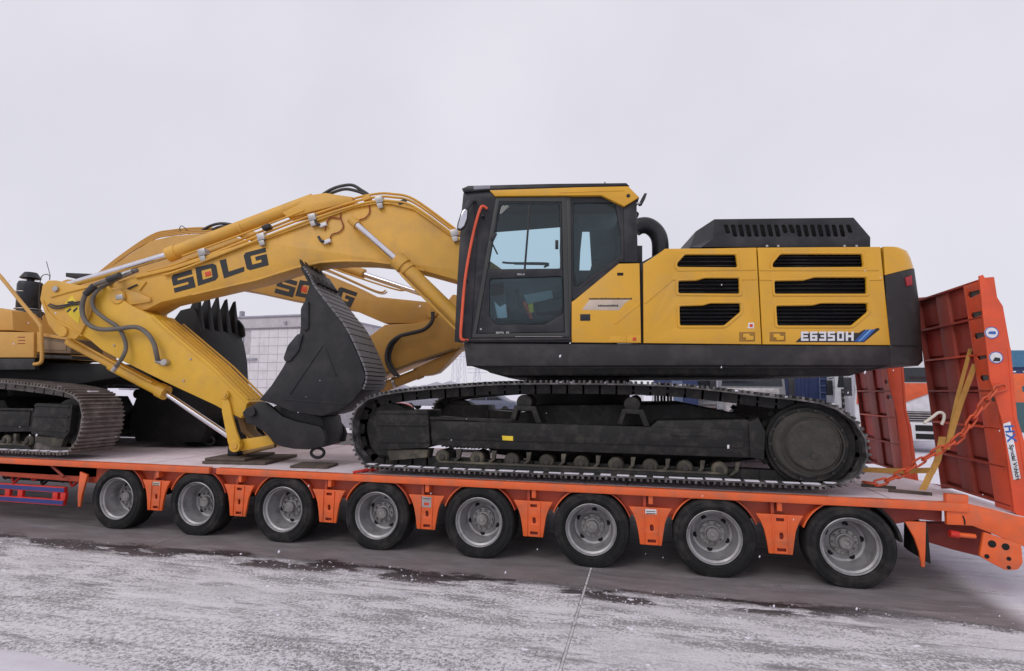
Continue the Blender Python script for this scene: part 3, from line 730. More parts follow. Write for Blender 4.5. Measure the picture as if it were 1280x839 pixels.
# counterweight
def cw(zlo_px, zhi, nm, mt, cap=False): pass
xr0 = H.at(1109, 380, N0)[0]; xr1 = H.at(1148, 400, N0+.2)[0]
def cwsection(z, inset=0):
    # plan outline of the counterweight, rounded at the rear corners
    x1 = xr1-inset; pts2 = [(xr0, N0+.01), (x1-.22, N0+.01)]
    pts2 += [(x1-.22+.22*sin(a*pi/12), N0+.23-.22*cos(a*pi/12)) for a in range(1, 7)]
    pts2 += [(x1+.10, 0), (x1, 1.27)]+[(x1-.22+.22*cos(a*pi/12), 1.27+.22*sin(a*pi/12)) for a in range(1, 7)]+[(xr0, 1.49)]
    return pts2
def loft(name, levels, mt):
    bm = bmesh.new(); rings = []
    for z, ins, zs in levels:
        P = cwsection(z, ins); rings.append([bm.verts.new((x, y, z+zs(x, y))) for x, y in P])
    for A, B in zip(rings, rings[1:]):
        for j in range(len(A)): bm.faces.new((A[j], A[(j+1) % len(A)], B[(j+1) % len(B)], B[j]))
    bm.faces.new(rings[0]); bm.faces.new(rings[-1]); return part(name, bm, mt, EX, H, smooth=40)
zf = lambda u, v: H.at(u, v, N0)[1]
z_b, z_s, z_t = zf(1125, 456.5), zf(1115, 344), zf(1115, 308)
sl = (zf(1140, 331)-zf(1110, 344))/(xr1-xr0)
ramp_ = lambda x, y: max(0, (x-xr0))*sl
zero = lambda x, y: 0
loft('counterweight', [(z_b, .05, zero), (z_b+.05, .0, zero), (z_s-.3, .0, zero), (z_s, .03, ramp_)], SKIRT)
loft('counterweight_cap', [(z_s+.004, .035, ramp_), (z_t-.10, .06, zero), (z_t-.03, .09, zero), (z_t, .15, zero)], YEL)
hp('rear_lamp', [(1132, 347), (1140, 344), (1141, 356), (1134, 358)], N0-.004, N0+.05, mat('lamp_dull_red', (.35, .02, .03), .4), bev=.004)
for u0, u1, v0, v1 in ((1116, 1150, 431.5, 432.5),): hp('seam', [(u0, v0), (u1, v0), (u1, v1), (u0, v1)], N0-.003, N0+.01, HOLEM, bev=.0005)
# engine doors with louvred vents
V1 = [[(25, 305), (25, 288), (60, 250), (290, 250), (298, 307)], [(30, 425), (30, 370), (110, 368), (150, 357), (305, 357), (307, 427)], [(37, 572), (35, 485), (140, 482), (175, 472), (310, 472), (312, 510), (238, 572)]]
V2 = [[(460, 307), (460, 290), (495, 248), (865, 248), (872, 305)], [(470, 427), (468, 370), (600, 368), (650, 354), (885, 354), (887, 427)], [(482, 572), (476, 484), (640, 482), (680, 472), (890, 472), (892, 510), (818, 572)]]
V1 = [crp(840, 250, 3.647, v) for v in V1]; V2 = [crp(840, 250, 3.647, v) for v in V2]
def offs(poly, d):
    "grow a clockwise/anticlockwise polygon by d"
    P = [Vector(p) for p in poly]; A = sum(P[i-1].x*P[i].y-P[i].x*P[i-1].y for i in range(len(P))); s = 1 if A > 0 else -1; out = []
    for i in range(len(P)):
        e1 = (P[i]-P[i-1]).normalized(); e2 = (P[(i+1) % len(P)]-P[i]).normalized()
        n1 = Vector((e1.y, -e1.x))*s; n2 = Vector((e2.y, -e2.x))*s; n = (n1+n2); n = n/max(.4, n.dot(n1)); out.append(tuple(P[i]+n*d))
    return out
def door(outer, vents, name):
    p = hp(name, outer, N0, N0+.03, YEL, bev=.006, holes=[rnd(v, 2, 2) for v in vents])
    for v in vents:
        ox = [a for a, b in v]; oy = [b for a, b in v]; u0, u1, v0, v1 = min(ox), max(ox), min(oy), max(oy)
        hp('vent_back', [(u0-3, v0-3), (u1+3, v0-3), (u1+3, v1+3), (u0-3, v1+3)], N0+.075, N0+.085, HOLEM, parent=p)
        pf = H.P(v, N0); big = offs(pf, .028)
        part('vent_trim', plate_bm(rnd(big, .03), N0-.008, N0-.0005, .006, [rnd(offs(pf, .006), .015)]), YEL, p, H)
        n = int(round((v1-v0)/4.6))
        for k in range(n):
            vv = v0+(v1-v0)*(k+.5)/n
            # clip the louvre to the vent outline
            xs = []
            for i in range(len(v)):
                (a, b), (c, d) = v[i-1], v[i]
                if (b-vv)*(d-vv) < 0: xs.append(a+(c-a)*(vv-b)/(d-b))
            if len(xs) < 2: continue
            a, c = min(xs), max(xs); xa, za = H.at(a, vv, N0+.03); xb, zb_ = H.at(c, vv, N0+.03)
            bm = bmesh.new(); t = .011
            P = [(N0+.012, -t), (N0+.016, -t-.004), (N0+.065, t), (N0+.061, t+.004)]
            r1 = [bm.verts.new((xa-.008, y, za+dz)) for y, dz in P]; r2 = [bm.verts.new((xb+.008, y, zb_+dz)) for y, dz in P]
            for j in range(4): bm.faces.new((r1[j], r1[(j+1) % 4], r2[(j+1) % 4], r2[j]))
            bm.faces.new(r1); bm.faces.new(r2); part('louvre', bm, BLK, p, H, smooth=0)
    return p
d1 = door([(804, 329.5), (813, 324), (831, 311.5), (945.5, 309.5), (952, 430.5), (804.5, 429)], V1, 'engine_door')
d2 = door([(947, 309.5), (1100.5, 308.5), (1113, 431.5), (953.5, 430.5)], V2, 'engine_door')
hood_top = H.P([(797, 330), (831, 312), (1100, 309), (1108, 332), (1112, 440), (797, 440)], N0+.09)
part('engine_bay', plate_bm(hood_top, N0+.09, 1.45, .02), BLK, EX, H)
ht = H.P([(815, 324), (832, 310), (1101, 308), (1101, 312), (833, 314), (818, 327)], N0); part('hood', plate_bm(ht, N0+.03, 1.46, .006), YEL, EX, H)
# pressed creases of the doors
def crease(a, b, parent, th=1.4, name='crease'):
    a, b = Vector(a), Vector(b); n = (b-a).normalized(); n = Vector((-n.y, n.x))*th
    hp(name, [tuple(a-n), tuple(b-n), tuple(b+n), tuple(a+n)], N0-.007, N0+.001, YEL, bev=.003, parent=parent)
crease((806, 379), (840, 349), d1); crease((840, 349), (846, 348.5), d1); crease((926, 348.5), (946, 348.5), d1)
crease((950, 349), (966, 349), d2); crease((1086, 349), (1103, 349), d2); crease((846, 337.5), (945, 336.5), d1); crease((950, 337), (1098, 337), d2)
for u, pr in ((935, d1), (973, d2)):
    rc = hp('latch_recess', [(u-11, 415), (u+9, 415), (u+9, 427), (u-11, 427)], N0-.002, N0+.02, HOLEM if False else mat('latch_shadow_yellow', (.30, .15, .02), .6), parent=pr, bev=.002)
    hp('latch', [(u-6, 417.5), (u+1, 417), (u+3, 420), (u+7, 420), (u+7, 425), (u-2, 425.5), (u-3, 422), (u-6, 422)], N0-.010, N0-.002, YST if False else YEL, parent=pr, bev=.003)
st = hp('sticker', [(935.5, 403.5), (942.5, 403.5), (942.5, 410.5), (935.5, 410.5)], N0-.003, N0, WHT, parent=d1, bev=.0005)
hp('sticker_print', [(937, 405), (941, 405), (941, 409), (937, 409)], N0-.004, N0-.003, INKR, parent=d1, bev=.0003)
# model name plate
mp = hp('model_decal', crp(985, 400, 10.24, [(95, 285), (170, 215), (175, 165), (905, 165), (975, 125), (1100, 122), (1150, 100), (1178, 118), (975, 285)]), N0-.0025, N0, INKM, parent=d2, bev=.0004)
cells = [(165, 262), (282, 375), (398, 488), (508, 600), (628, 716), (738, 840)]
for ch, (a, b) in zip('E6350H', cells):
    glyph('letter', ch, crp(985, 400, 10.24, [(a, 268), (b, 268), (b, 148), (a, 148)]), N0-.003, WHT, mp, H, th=.002)
for c, mt in ((0, BLUE), (1, BLUE2), (2, BLUE)):
    a = 850+c*42; hp('stripe', crp(985, 400, 10.24, [(a, 275), (a+36, 275), (a+36+150*(1 if c else .95), 125-(8 if c > 1 else 0)), (a+150, 125)]), N0-.0045, N0-.0025, mt, parent=mp, bev=.0004)
# side box between cab and engine door
sb_ = hp('side_door', [(714.5, 377.5), (773, 329.5), (799.5, 329), (801.5, 429), (714.5, 428)], N0-.002, N0+.04, YEL, bev=.008)
crease((768, 405), (799, 379.5), sb_)
hp('trim_line', [(716, 371), (772, 325), (774, 329), (717, 376)], N0-.006, N0+.03, BLK, bev=.003)
hp('vent_slot', crp(560, 220, 3.994, [(845, 483), (875, 483), (875, 497), (845, 497)]), N0-.006, N0, HOLEM, parent=sb_, bev=.002)
hp('hatch', crp(560, 220, 3.994, [(660, 690), (710, 690), (710, 723), (660, 723)]), N0-.006, N0, BLK, parent=sb_, bev=.002)
hp('step_trim', crp(560, 220, 3.994, [(798, 830), (815, 800), (890, 800), (890, 832)]), N0-.006, N0, YEL, parent=sb_, bev=.002)
hp('step_trim', crp(560, 220, 3.994, [(892, 832), (892, 806), (905, 797), (962, 797), (962, 832)]), N0-.008, N0, YEL, parent=sb_, bev=.002)
hp('red_light', crp(560, 220, 3.994, [(922, 806), (940, 806), (940, 823), (922, 823)]), N0-.012, N0-.006, INKR, parent=sb_, bev=.002)
hp('lettering_field', crp(725, 365, 17.07, [(60, 350), (200, 170), (1080, 165), (960, 240), (830, 395), (60, 385)]), N0-.0028, N0-.002, GRYD, parent=sb_, bev=.0003)
random.seed(3)
for a, b, v0, v1 in ((195, 1085, 120, 165), (385, 810, 268, 315)):
    x = a
    while x < b:
        wd = random.uniform(16, 30); hp('print_mark', crp(725, 365, 17.07, [(x, v1), (x+wd, v1), (x+wd, v0+random.choice((0, 10, 14))), (x, v0+8)]), N0-.0038, N0-.0028, INKM, parent=sb_, bev=.0002); x += wd+7
# rain hood on the engine deck
q = lambda u, v, y: H.V(u, v, y)
A, B, C, D, E_, F2 = q(892.8, 274, -1.22), q(1067, 272, -1.22), q(1088, 296.5, -1.28), q(1088, 309, -1.28), q(877, 309, -1.28), q(890.5, 298.5, -1.28)
G, Hh = q(870, 289, -.85), q(863, 309, -.85)
slots = []
for k in range(18):
    u = 908+k*9.0; 
    t0, t1 = 281, 296
    if k in (0,): t1 = 292
    if k in (9, 8): t1 = 291.5
    if k == 17: t1 = 291
    s0, s1 = (u-1.2, t0), (u+2.2, t1)
    slots.append(rnd([(s0[0]-2.6, s0[1]), (s0[0]+2.8, s0[1]), (s1[0]+2.8, s1[1]), (s1[0]-2.6, s1[1])], 2.0, 3))
fpx = [(892.8, 274), (1067, 272), (1088, 296.5), (1088, 309), (877, 309), (890.5, 298.5)]
rh = plate('rain_hood', fpx, -1.28, -1.265, BLK, EX, H, bev=.003, holes=slots)
bm = bmesh.new(); dz = Vector((0, .014, 0)); y2 = Vector((0, 1.6, 0))
vs = {k: bm.verts.new(p+dz) for k, p in dict(A=A, B=B, C=C, D=D, E=E_, F=F2, G=G, H=Hh).items()}
bk = {k: bm.verts.new(p+y2) for k, p in dict(A=A, B=B, C=C, D=D, G=G, H=Hh).items()}
bm.faces.new((vs['A'], vs['F'], vs['G'])); bm.faces.new((vs['F'], vs['E'], vs['H'], vs['G']))
bm.faces.new((vs['A'], vs['B'], bk['B'], bk['A'])); bm.faces.new((vs['B'], vs['C'], bk['C'], bk['B'])); bm.faces.new((vs['C'], vs['D'], bk['D'], bk['C']))
bm.faces.new((vs['A'], bk['A'], bk['G'], vs['G'])); bm.faces.new((vs['G'], bk['G'], bk['H'], vs['H'])); bm.faces.new((bk['A'], bk['B'], bk['C'], bk['D'], bk['H'], bk['G']))
part('hood_shell', bm, SKIRT, rh, H, smooth=0)
plate('hood_baffle', [(896, 277), (1068, 276), (1080, 300), (894, 300)], -1.15, -1.14, HOLEM, rh, H)
for u in (959, 973, 1056, 1071): disc('hood_bolt', u, 307.5, -1.31, -1.28, .014, STEEL, rh, H, seg=10, bev=.002)
# intake elbow
tube('intake_elbow', [(794, 286, -.9), (800, 282.5, -.9), (810, 282.5, -.9), (820, 290, -.9), (825, 303, -.9), (825, 330, -.9)], .098, BLK, EX, H, seg=22)
hp('bracket', [(796, 307), (803, 307), (803, 330), (796, 330)], -1.2, -1.0, BLK)
# ------------------------------------------------------------------ cab
CY1 = -.52                                        # far side of the cab
cabo = [(568, 425), (571.5, 350), (577, 262), (579, 242), (585, 235), (783, 230.5), (799, 247), (796, 258), (797.5, 328), (773, 328), (715, 376), (715, 428), (590, 428), (573, 428)]
up1 = crp(560, 220, 3.994, [(262, 138), (558, 138), (563, 462), (183, 466)])
dn1 = crp(560, 220, 3.994, [(208, 512), (572, 500), (574, 690), (480, 742), (240, 742), (205, 700)])
qw = crp(560, 220, 3.994, [(625, 135), (835, 133), (862, 300), (864, 398), (642, 556), (628, 540)])
cabf = plate('cab', cabo, N0+.012, N0+.06, BLK, EX, H, bev=.008, holes=[rnd(x, 3, 2) for x in (up1, dn1, qw)])
def cp(name, px, y0, y1, mt, **k): return plate(name, px, y0, y1, mt, cabf, H, **k)
# far side wall with large windows
fw = [(600, 252), (775, 250), (775, 345), (740, 375), (700, 400), (600, 405)]
part('far_wall', plate_bm(H.P(cabo, N0), CY1-.04, CY1, .004, [H.P([(606, 277), (700, 277), (700, 338), (606, 338)], CY1-.04), H.P([(728, 289), (737, 289), (740, 338), (723, 338)], CY1-.04)]), mat('far_wall_grey', (.20, .22, .215), .8, var=.3, scale=3), cabf, H)
# doorframe and door
do = crp(560, 220, 3.994, [(240, 108), (590, 104), (608, 804), (118, 808)])
di = crp(560, 220, 3.994, [(256, 128), (566, 128), (584, 782), (140, 788)])
cp('door_frame', do, N0-.012, N0+.012, mat('door_frame_grey', (.036, .039, .038), .5), holes=[di], bev=.005)
dr = crp(560, 220, 3.994, [(258, 131), (564, 131), (581, 778), (144, 785)])
door_ = cp('door', dr, N0-.004, N0+.012, BLK, holes=[rnd(up1, 3, 2), rnd(dn1, 3, 2)], bev=.003)
for nm, gp in (('window_pane', up1), ('window_pane', dn1)): plate(nm, gp, N0+.016, N0+.022, GLS, cabf, H, bev=.001)
plate('window_pane', qw, N0+.03, N0+.036, GLS, cabf, H, bev=.001)
cp('sash_bar', crp(560, 220, 3.994, [(405, 136), (414, 136), (388, 464), (378, 464)]), N0+.004, N0+.03, BLK, bev=.002)
cp('sunshade', crp(560, 220, 3.994, [(200, 100), (600, 100), (600, 250), (215, 280)]), CY1-.10, CY1-.06, mat('shade_grey', (.055, .068, .075), .7))
cp('handle_bar', crp(560, 220, 3.994, [(330, 430), (500, 435), (505, 445), (330, 442)]), N0+.08, N0+.10, BLK, bev=.004)
tube('grab_rail', [(680, 334, N0+.12), (684, 329.5, N0+.12), (640, 329, N0+.12), (628, 328, N0+.12)], .012, BLK, cabf, H, smooth=True)
cp('window_latch', [(694, 300), (698, 300), (698, 311), (694, 311)], N0-.02, N0+.01, BLK)
hp_ = crp(560, 220, 3.994, [(210, 300), (240, 280), (245, 290), (230, 320), (212, 318)])
cp('door_handle', hp_, N0-.03, N0-.01, BLK)
cp('quarter_trim', crp(560, 220, 3.994, [(590, 100), (612, 100), (616, 605), (606, 804), (596, 780)]), N0-.004, N0+.012, mat('door_frame_grey', (0, 0, 0)), bev=.003)
# roof
cp('roof', crp(560, 220, 3.994, [(68, 62), (100, 48), (500, 38), (890, 34), (906, 48), (650, 56), (205, 70), (80, 80)]), N0-.02, CY1+.04, BLK, bev=.01)
ys = cp('roof_stripe', crp(560, 220, 3.994, [(207, 71), (650, 56), (900, 51), (955, 106), (880, 151), (765, 96), (235, 100)]), N0-.035, N0+.05, YEL, bev=.006)
disc('stripe_bolt', 785.5, 244.5, N0-.045, N0-.035, .02, BLK, ys, H)
cp('roof_crease', crp(560, 220, 3.994, [(560, 80), (880, 70), (880, 74), (560, 84)]), N0-.04, N0-.034, YEL, bev=.002)
cp('cab_label', crp(580, 228, 21.33, [(258, 100), (700, 85), (700, 165), (258, 190)]), N0-.024, N0-.02, mat('label_grey', (.24, .24, .28), .5), bev=.0005)
cp('rear_post', [(780, 252), (795.5, 250), (797.5, 328), (780, 328)], N0-.003, CY1, BLK, bev=.01)
cp('front_post', [(568, 427), (571.5, 350), (577, 262), (584, 250), (592, 250), (596, 300), (589, 427)], N0+.0, N0+.10, BLK, bev=.008)
cp('far_front_post', [(568, 427), (571.5, 350), (577, 262), (584, 250), (588, 300), (580, 427)], CY1-.06, CY1, BLK, bev=.008, yref=N0)
b = plate_bm(H.P([(571, 425), (574, 350), (579, 262), (582, 262), (577, 350), (574, 425)], N0), N0+.1, CY1-.06, .002); part('windscreen', b, GLD, cabf, H)
cp('sill_step', [(588, 423.5), (714, 422), (714, 424.5), (588, 426)], N0-.03, N0+.0, SKIRT, bev=.004)
cp('sill_edge', crp(600, 335, 9.325, [(410, 799), (960, 799), (960, 803), (410, 803)]), N0-.034, N0-.03, STEEL, bev=.0005)
word('SDLG', (620, 418.5), (637, 418.5), (0, -3.6), .12, N0-.005, mat('pale_print', (.42, .42, .42), .5), cabf, H)
word('SDLG', (646.5, 344), (656, 344), (0, -2), .12, N0-.005, mat('pale_print', (0, 0, 0)), cabf, H)
disc('lock', 601, 411.5, N0-.012, N0-.004, .012, STEEL, cabf, H, seg=12, bev=.002)
# interior
box_f = lambda nm, px, y0, y1, mt, **k: plate(nm, px, y0, y1, mt, cabf, H, yref=N0+.3, **k)
box_f('cab_floor', [(585, 405), (712, 400), (712, 425), (585, 425)], N0+.07, CY1-.04, DARK)
box_f('seat_cushion', [(668, 378), (708, 374), (712, 388), (670, 392)], N0+.25, CY1-.15, SEATM, bev=.02)
box_f('seat_back', [(700, 300), (706, 285), (722, 282), (726, 300), (722, 385), (705, 385)], N0+.25, CY1-.15, SEATM, bev=.03)
box_f('headrest', [(706, 268), (722, 266), (724, 283), (708, 284)], N0+.4, CY1-.3, SEATM, bev=.02)
box_f('console', [(655, 372), (690, 366), (692, 376), (660, 384)], N0+.12, N0+.24, CABIN, bev=.015)
box_f('console', [(600, 355), (626, 350), (632, 380), (612, 398), (602, 398)], CY1-.35, CY1-.1, CABIN, bev=.02)
box_f('armrest', [(668, 360), (706, 355), (706, 362), (670, 368)], CY1-.2, CY1-.1, SEATM, bev=.015)
tube('joystick', [(652, 385, N0+.2), (648, 372, N0+.2), (645, 362, N0+.2)], .018, BLK, cabf, H)
tube('red_lever', [(665, 400, N0+.12), (660, 388, N0+.12), (655, 378, N0+.12)], .022, ORT, cabf, H)
box_f('yellow_tag', [(661, 384), (667, 382), (668, 393), (663, 395)], N0+.10, N0+.115, YST)
box_f('paper_sheet', [(620, 380), (627, 387), (634, 383), (636, 400), (624, 401)], N0+.10, N0+.104, WHT, bev=.001)
box_f('monitor', [(612, 352), (628, 350), (628, 364), (612, 366)], N0+.45, N0+.5, DARK, bev=.01)
tube('wiper_arm', [(600, 312, CY1-.1), (612, 302, CY1-.1), (622, 318, CY1-.1)], .01, BLK, cabf, H)
box_f('rear_panel', [(740, 330), (778, 325), (778, 425), (715, 425)], N0+.08, CY1-.06, DARK)
box_f('grey_mat', [(668, 388), (700, 392), (694, 404), (672, 404)], CY1-.5, CY1-.1, CABIN, bev=.01)
# orange grab tube and mirrors
TUBER = .016
tube('grab_tube', [(609, 261, N0-.03), (604, 258, N0-.05), (600, 262, N0-.06), (592, 290, N0-.06), (582, 345, N0-.06), (577, 400, N0-.06), (576, 421, N0-.06), (579, 425, N0-.05), (585, 425.5, N0-.01)], TUBER, ORT, EX, H, seg=12)
for u, v in ((603, 269), (583, 426.5), (582, 350)): disc('tube_clip', u, v, N0-.07, N0+.0, .016, BLK, EX, H, seg=10, bev=.002)
mr = hp('mirror', crp(560, 220, 3.994, [(68, 168), (88, 155), (102, 165), (100, 215), (85, 255), (62, 272), (44, 268), (45, 240)]), N0-.16, N0-.12, BLK, bev=.012, r=.02)
plate('mirror_face', crp(560, 220, 3.994, [(72, 176), (86, 164), (96, 172), (93, 212), (80, 248), (62, 264), (50, 260), (52, 240)]), N0-.168, N0-.161, MIRR, mr, H, bev=.002)
tube('mirror_arm', [(580, 268, N0-.13), (588, 256, N0-.10), (594, 252, N0)], .012, BLK, EX, H)
rm_ = hp('rear_mirror', crp(700, 220, 6.99, [(690, 240), (720, 180), (740, 148), (762, 150), (745, 200), (720, 245), (700, 250)]), N0-.05, N0+.02, BLK, bev=.008)
plate('lamp_lens', crp(700, 220, 6.99, [(668, 232), (712, 225), (706, 246), (672, 247)]), N0-.05, N0-.02, STEEL, rm_, H, bev=.004)
disc('horn', 795.5, 267.5, N0+.1, N0+.2, .03, BLK, EX, H, seg=12)
tube('aerial', [(756.5, 231, N0+.3), (756, 227.5, N0+.3)], .006, BLK, EX, H)

# ------------------------------------------------------------------ main boom, stick, bucket
BY = -.24; BW = .20                               # boom centre plane and half width
b0, b1 = BY-BW, BY+BW
bpx = [(134, 356), (169, 345), (215, 334), (262, 320), (320, 300), (385, 275), (440, 257), (468, 252), (490, 252), (518, 259), (570, 297), (640, 345), (655, 410), (610, 400), (570, 350), (530, 339), (493, 330.5), (462, 327), (430, 326.5), (400, 328.5), (370, 335), (320, 350.5), (240, 369), (201, 378), (183, 387), (160, 391.5), (140, 392), (127, 386), (122, 374), (125, 363)]
boom = hp('boom', bpx, b0, b1, BOOM, bev=.015)
def bp(name, px, y0, y1, mt, **k): return plate(name, px, y0, y1, mt, boom, H, **k)
bp('boom_flange', [(169, 344), (215, 333), (320, 299.5), (440, 256), (468, 251), (490, 251), (518, 258), (570, 296), (570, 299.5), (517, 262), (489, 255), (468, 255), (441, 260), (321, 303), (216, 337), (169, 348)], b0-.03, b0+.002, BOOM, bev=.005)
bp('lower_seam', [(240, 367), (320, 348.5), (370, 333), (400, 326.5), (430, 324.5), (462, 325), (493, 328.5), (530, 337), (530, 339.3), (493, 331), (462, 327.5), (430, 327), (400, 329), (370, 335.5), (320, 351), (240, 369.3)], b0-.006, b0+.002, BOOM, bev=.003)
# nose reinforcement
bp('nose_plate', rnd(crp(40, 330, 5.595, [(485, 245), (500, 190), (560, 165), (640, 170), (740, 200), (830, 240), (828, 265), (700, 285), (560, 300), (510, 290)]), 4, 4), b0-.03, b0, BOOM, bev=.006)
disc('nose_pin', 146, 371, b0-.075, b0-.028, .10, BOOM, boom, H, seg=30, bev=.01)
bp('pin_plate', crp(40, 330, 5.595, [(580, 218), (630, 210), (638, 245), (585, 250)]), b0-.085, b0-.03, STEEL, bev=.006)
bp('nose_rib', crp(40, 330, 5.595, [(510, 290), (640, 250), (645, 256), (515, 297)]), b0-.045, b0-.03, BOOM)
bp('lift_rib', crp(40, 330, 5.595, [(665, 170), (730, 140), (735, 148), (670, 178)]), b0-.02, b0, INKM, bev=.002)
bp('lift_rib', crp(40, 330, 5.595, [(740, 180), (790, 120), (797, 124), (750, 186)]), b0-.02, b0, BOOM, bev=.004)
# letters on the boom
base = [((155, 555), (375, 495), (330, 310), (115, 372)), ((400, 482), (615, 412), (585, 240), (370, 290)), ((672, 405), (885, 330), (872, 150), (625, 215)), ((915, 325), (1140, 265), (1105, 80), (872, 140))]
for ch, cell in zip('SDLG', base):
    q4 = crp(200, 300, 8.387, cell); gl = glyph('letter', ch, q4, b0-.001, INKM, boom, H)
q4 = crp(200, 300, 8.387, [(478, 385), (538, 368), (525, 325), (468, 340)])
bp('logo_square', q4, b0-.006, b0, INKR, bev=.0005)
# hydraulic pipes along the boom
for k, (o, yy) in enumerate(((0, -.03), (-5, .04), (-9, .14))):
    tube('boom_pipe', [(205-10*k, 344+o*.5, b0+yy), (230, 336+o, b0+yy), (320, 301+o, b0+yy), (385, 276+o, b0+yy), (440, 258+o, b0+yy), (470, 251.5+o, b0+yy), (490, 251.5+o, b0+yy), (518, 258.5+o, b0+yy), (570, 296+o, b0+yy), (600, 318+o, b0+yy)], .017, BOOM, boom, H, seg=8)
for u, v in ((251, 320), (325, 300.5), (389, 276), (473, 254), (567, 295.5)):
    bp('pipe_clamp', [(u-5, v-8), (u+4, v-10), (u+6, v-2), (u-3, v)], b0-.06, b0+.06, STEEL, bev=.004)
    bp('clamp_block', [(u-3, v), (u+4, v-2), (u+6, v+5), (u, v+7)], b0-.05, b0, STEEL, bev=.006)
for u, v in ((331, 281), (502, 250), (457, 245)):
    bp('clamp_cap', [(u-5, v+2), (u+4, v-2), (u+6, v+3), (u-3, v+6)], b0-.04, b0+.06, BLK if u != 457 else BOOM, bev=.004)
for u, v in ((399, 279), (404, 300)):
    tube('valve_hose', [(u-6, v-4, b0-.03), (u-2, v+2, b0-.05), (u+1, v+1, b0-.05)], .018, BLK, boom, H, seg=8)
    bp('valve', [(u-1, v+1), (u+8, v-2), (u+9, v+2), (u+1, v+5)], b0-.05, b0, WHT, bev=.004)
for P in ([(425, 259), (425, 272), (412, 272.5), (407, 284), (406, 288)], [(425, 272), (429, 283), (424, 290), (414, 294), (412, 306)], [(461, 256), (462, 265), (457, 272), (449, 275)]):
    tube('grease_line', [(u, v, b0-.015) for u, v in P], .008, DRED, boom, H, seg=6)
disc('cylinder_pin', 441, 276.5, b0-.14, b0, .062, BOOM, boom, H, seg=24, bev=.01)
bp('cylinder_lug', [(425, 244), (407, 241), (385, 244), (372, 256), (352, 266), (360, 272), (440, 252), (440, 246)], BY-.12, BY+.12, BOOM, bev=.01)
for P in ([(398, 247), (412, 238), (425, 233), (440, 231.5), (452, 238), (460, 243)], [(402, 247), (418, 240), (432, 236.5), (446, 239), (458, 243.5)]):
    tube('boom_hose', [(u, v, BY) for u, v in P], .022, HOSE, boom, H, seg=8)
# arm cylinder along the top
cl = lambda name, a, b, r, y, mt, par=boom, seg=20, **k: part(name, tube_bm([H.V(a[0], a[1], y), H.V(b[0], b[1], y)], r, seg, False), mt, par, H, smooth=50, **k)
ac = cl('arm_cylinder', (213, 318), (392, 250.5), .095, BY, BOOM)
cl('cylinder_collar', (211, 318.8), (222, 314.6), .105, BY, BOOM, ac); cl('arm_rod', (80, 358), (214, 317.6), .048, BY, CHROME, ac)
cl('cylinder_collar', (300, 286), (304, 284.5), .102, BY, BOOM, ac)
tube('cylinder_pipe', [(228, 320, b0+.08), (300, 294, b0+.08), (380, 263, b0+.08)], .014, BOOM, ac, H, seg=8)
# boom (lift) cylinder, near one and its twin
def lift(y):
    c = cl('boom_cylinder', (497, 325), (612, 437), .092, y, BOOM); cl('cylinder_collar', (496, 324), (505, 333), .112, y, BOOM, c); cl('cylinder_collar', (508, 335), (511, 338.5), .104, y, BOOM, c)
    cl('boom_rod', (441, 276.5), (500, 328), .040, y, CHROME, c); cl('rod_eye', (438, 274), (446, 281), .055, y, BOOM, c)
    tube('cylinder_pipe', [(500, 341, y-.06), (510, 352, y-.1), (560, 402, y-.1), (582, 424, y-.1)], .016, BOOM, c, H, seg=8)
    return c
lift(b0-.15); lift(b1+.15)
# stick
SY0, SY1 = BY-.16, BY+.04
spx = [(50, 374), (53, 357), (60, 350.5), (70, 350.5), (84, 354), (112, 358.5), (135, 358), (160, 380), (190, 395), (210, 413), (267, 461), (309, 503), (306, 516), (301, 523), (285, 516), (269.5, 507), (207, 478), (155, 452.5), (126, 437), (113, 426), (103, 419.5), (94, 424), (85, 423), (70, 418), (60, 405)]
# clevis plates of the stick foot lie outside the boom nose
stick = hp('stick', spx, SY0-.10, SY1+.10, STICKM, bev=.012)
def sp_(name, px, y0, y1, mt, **k): return plate(name, px, y0, y1, mt, stick, H, **k)
S0 = SY0-.10
sp_('head_plate', [(50, 374), (53, 357), (60, 350.5), (70, 350.5), (84, 354), (112, 358.5), (118, 372), (112, 395), (100, 418), (94, 424), (85, 423), (70, 418), (60, 405)], S0-.03, S0, BOOM, bev=.006)
sp_('head_rib', [(62, 369), (85, 362), (108, 357), (112, 359), (86, 365.5), (63, 372)], S0-.045, S0-.03, BOOM, bev=.004)
sp_('head_rib', crp(40, 330, 5.595, [(75, 255), (110, 330), (170, 390), (265, 440), (350, 500), (345, 506), (255, 448), (160, 398), (100, 338), (68, 262)]), S0-.042, S0-.03, BOOM, bev=.004)
disc('stick_pin', 68, 361, S0-.06, S0-.03, .04, STEEL, stick, H, seg=18)
disc('stick_pin', 77, 415, S0-.06, S0-.03, .07, BOOM, stick, H, seg=22); disc('stick_pin', 146, 371, b0-.06, b0-.02, .09, BOOM, stick, H, seg=22)
sp_('top_flange', [(190, 393), (210, 411), (267, 459), (311, 502.5), (309, 505), (266, 463), (209, 415.5), (189, 397)], S0-.015, SY1+.115, STICKM, bev=.003)
for k in range(5):
    y = S0+.03+k*.11
    a1, a2, a3 = H.V(200, 400.5, S0), H.V(267, 457.5, S0), H.V(309, 499.5, S0)
    for v_ in (a1, a2, a3): v_.y = y
    part('top_rail', tube_bm([a1, a2, a3], .014, 6, False), BOOM, stick, H)
sp_('sticker', [(90, 369.5), (101, 384), (98.5, 405), (86, 394), (78, 383)], S0-.034, S0-.03, YST, bev=.0005)
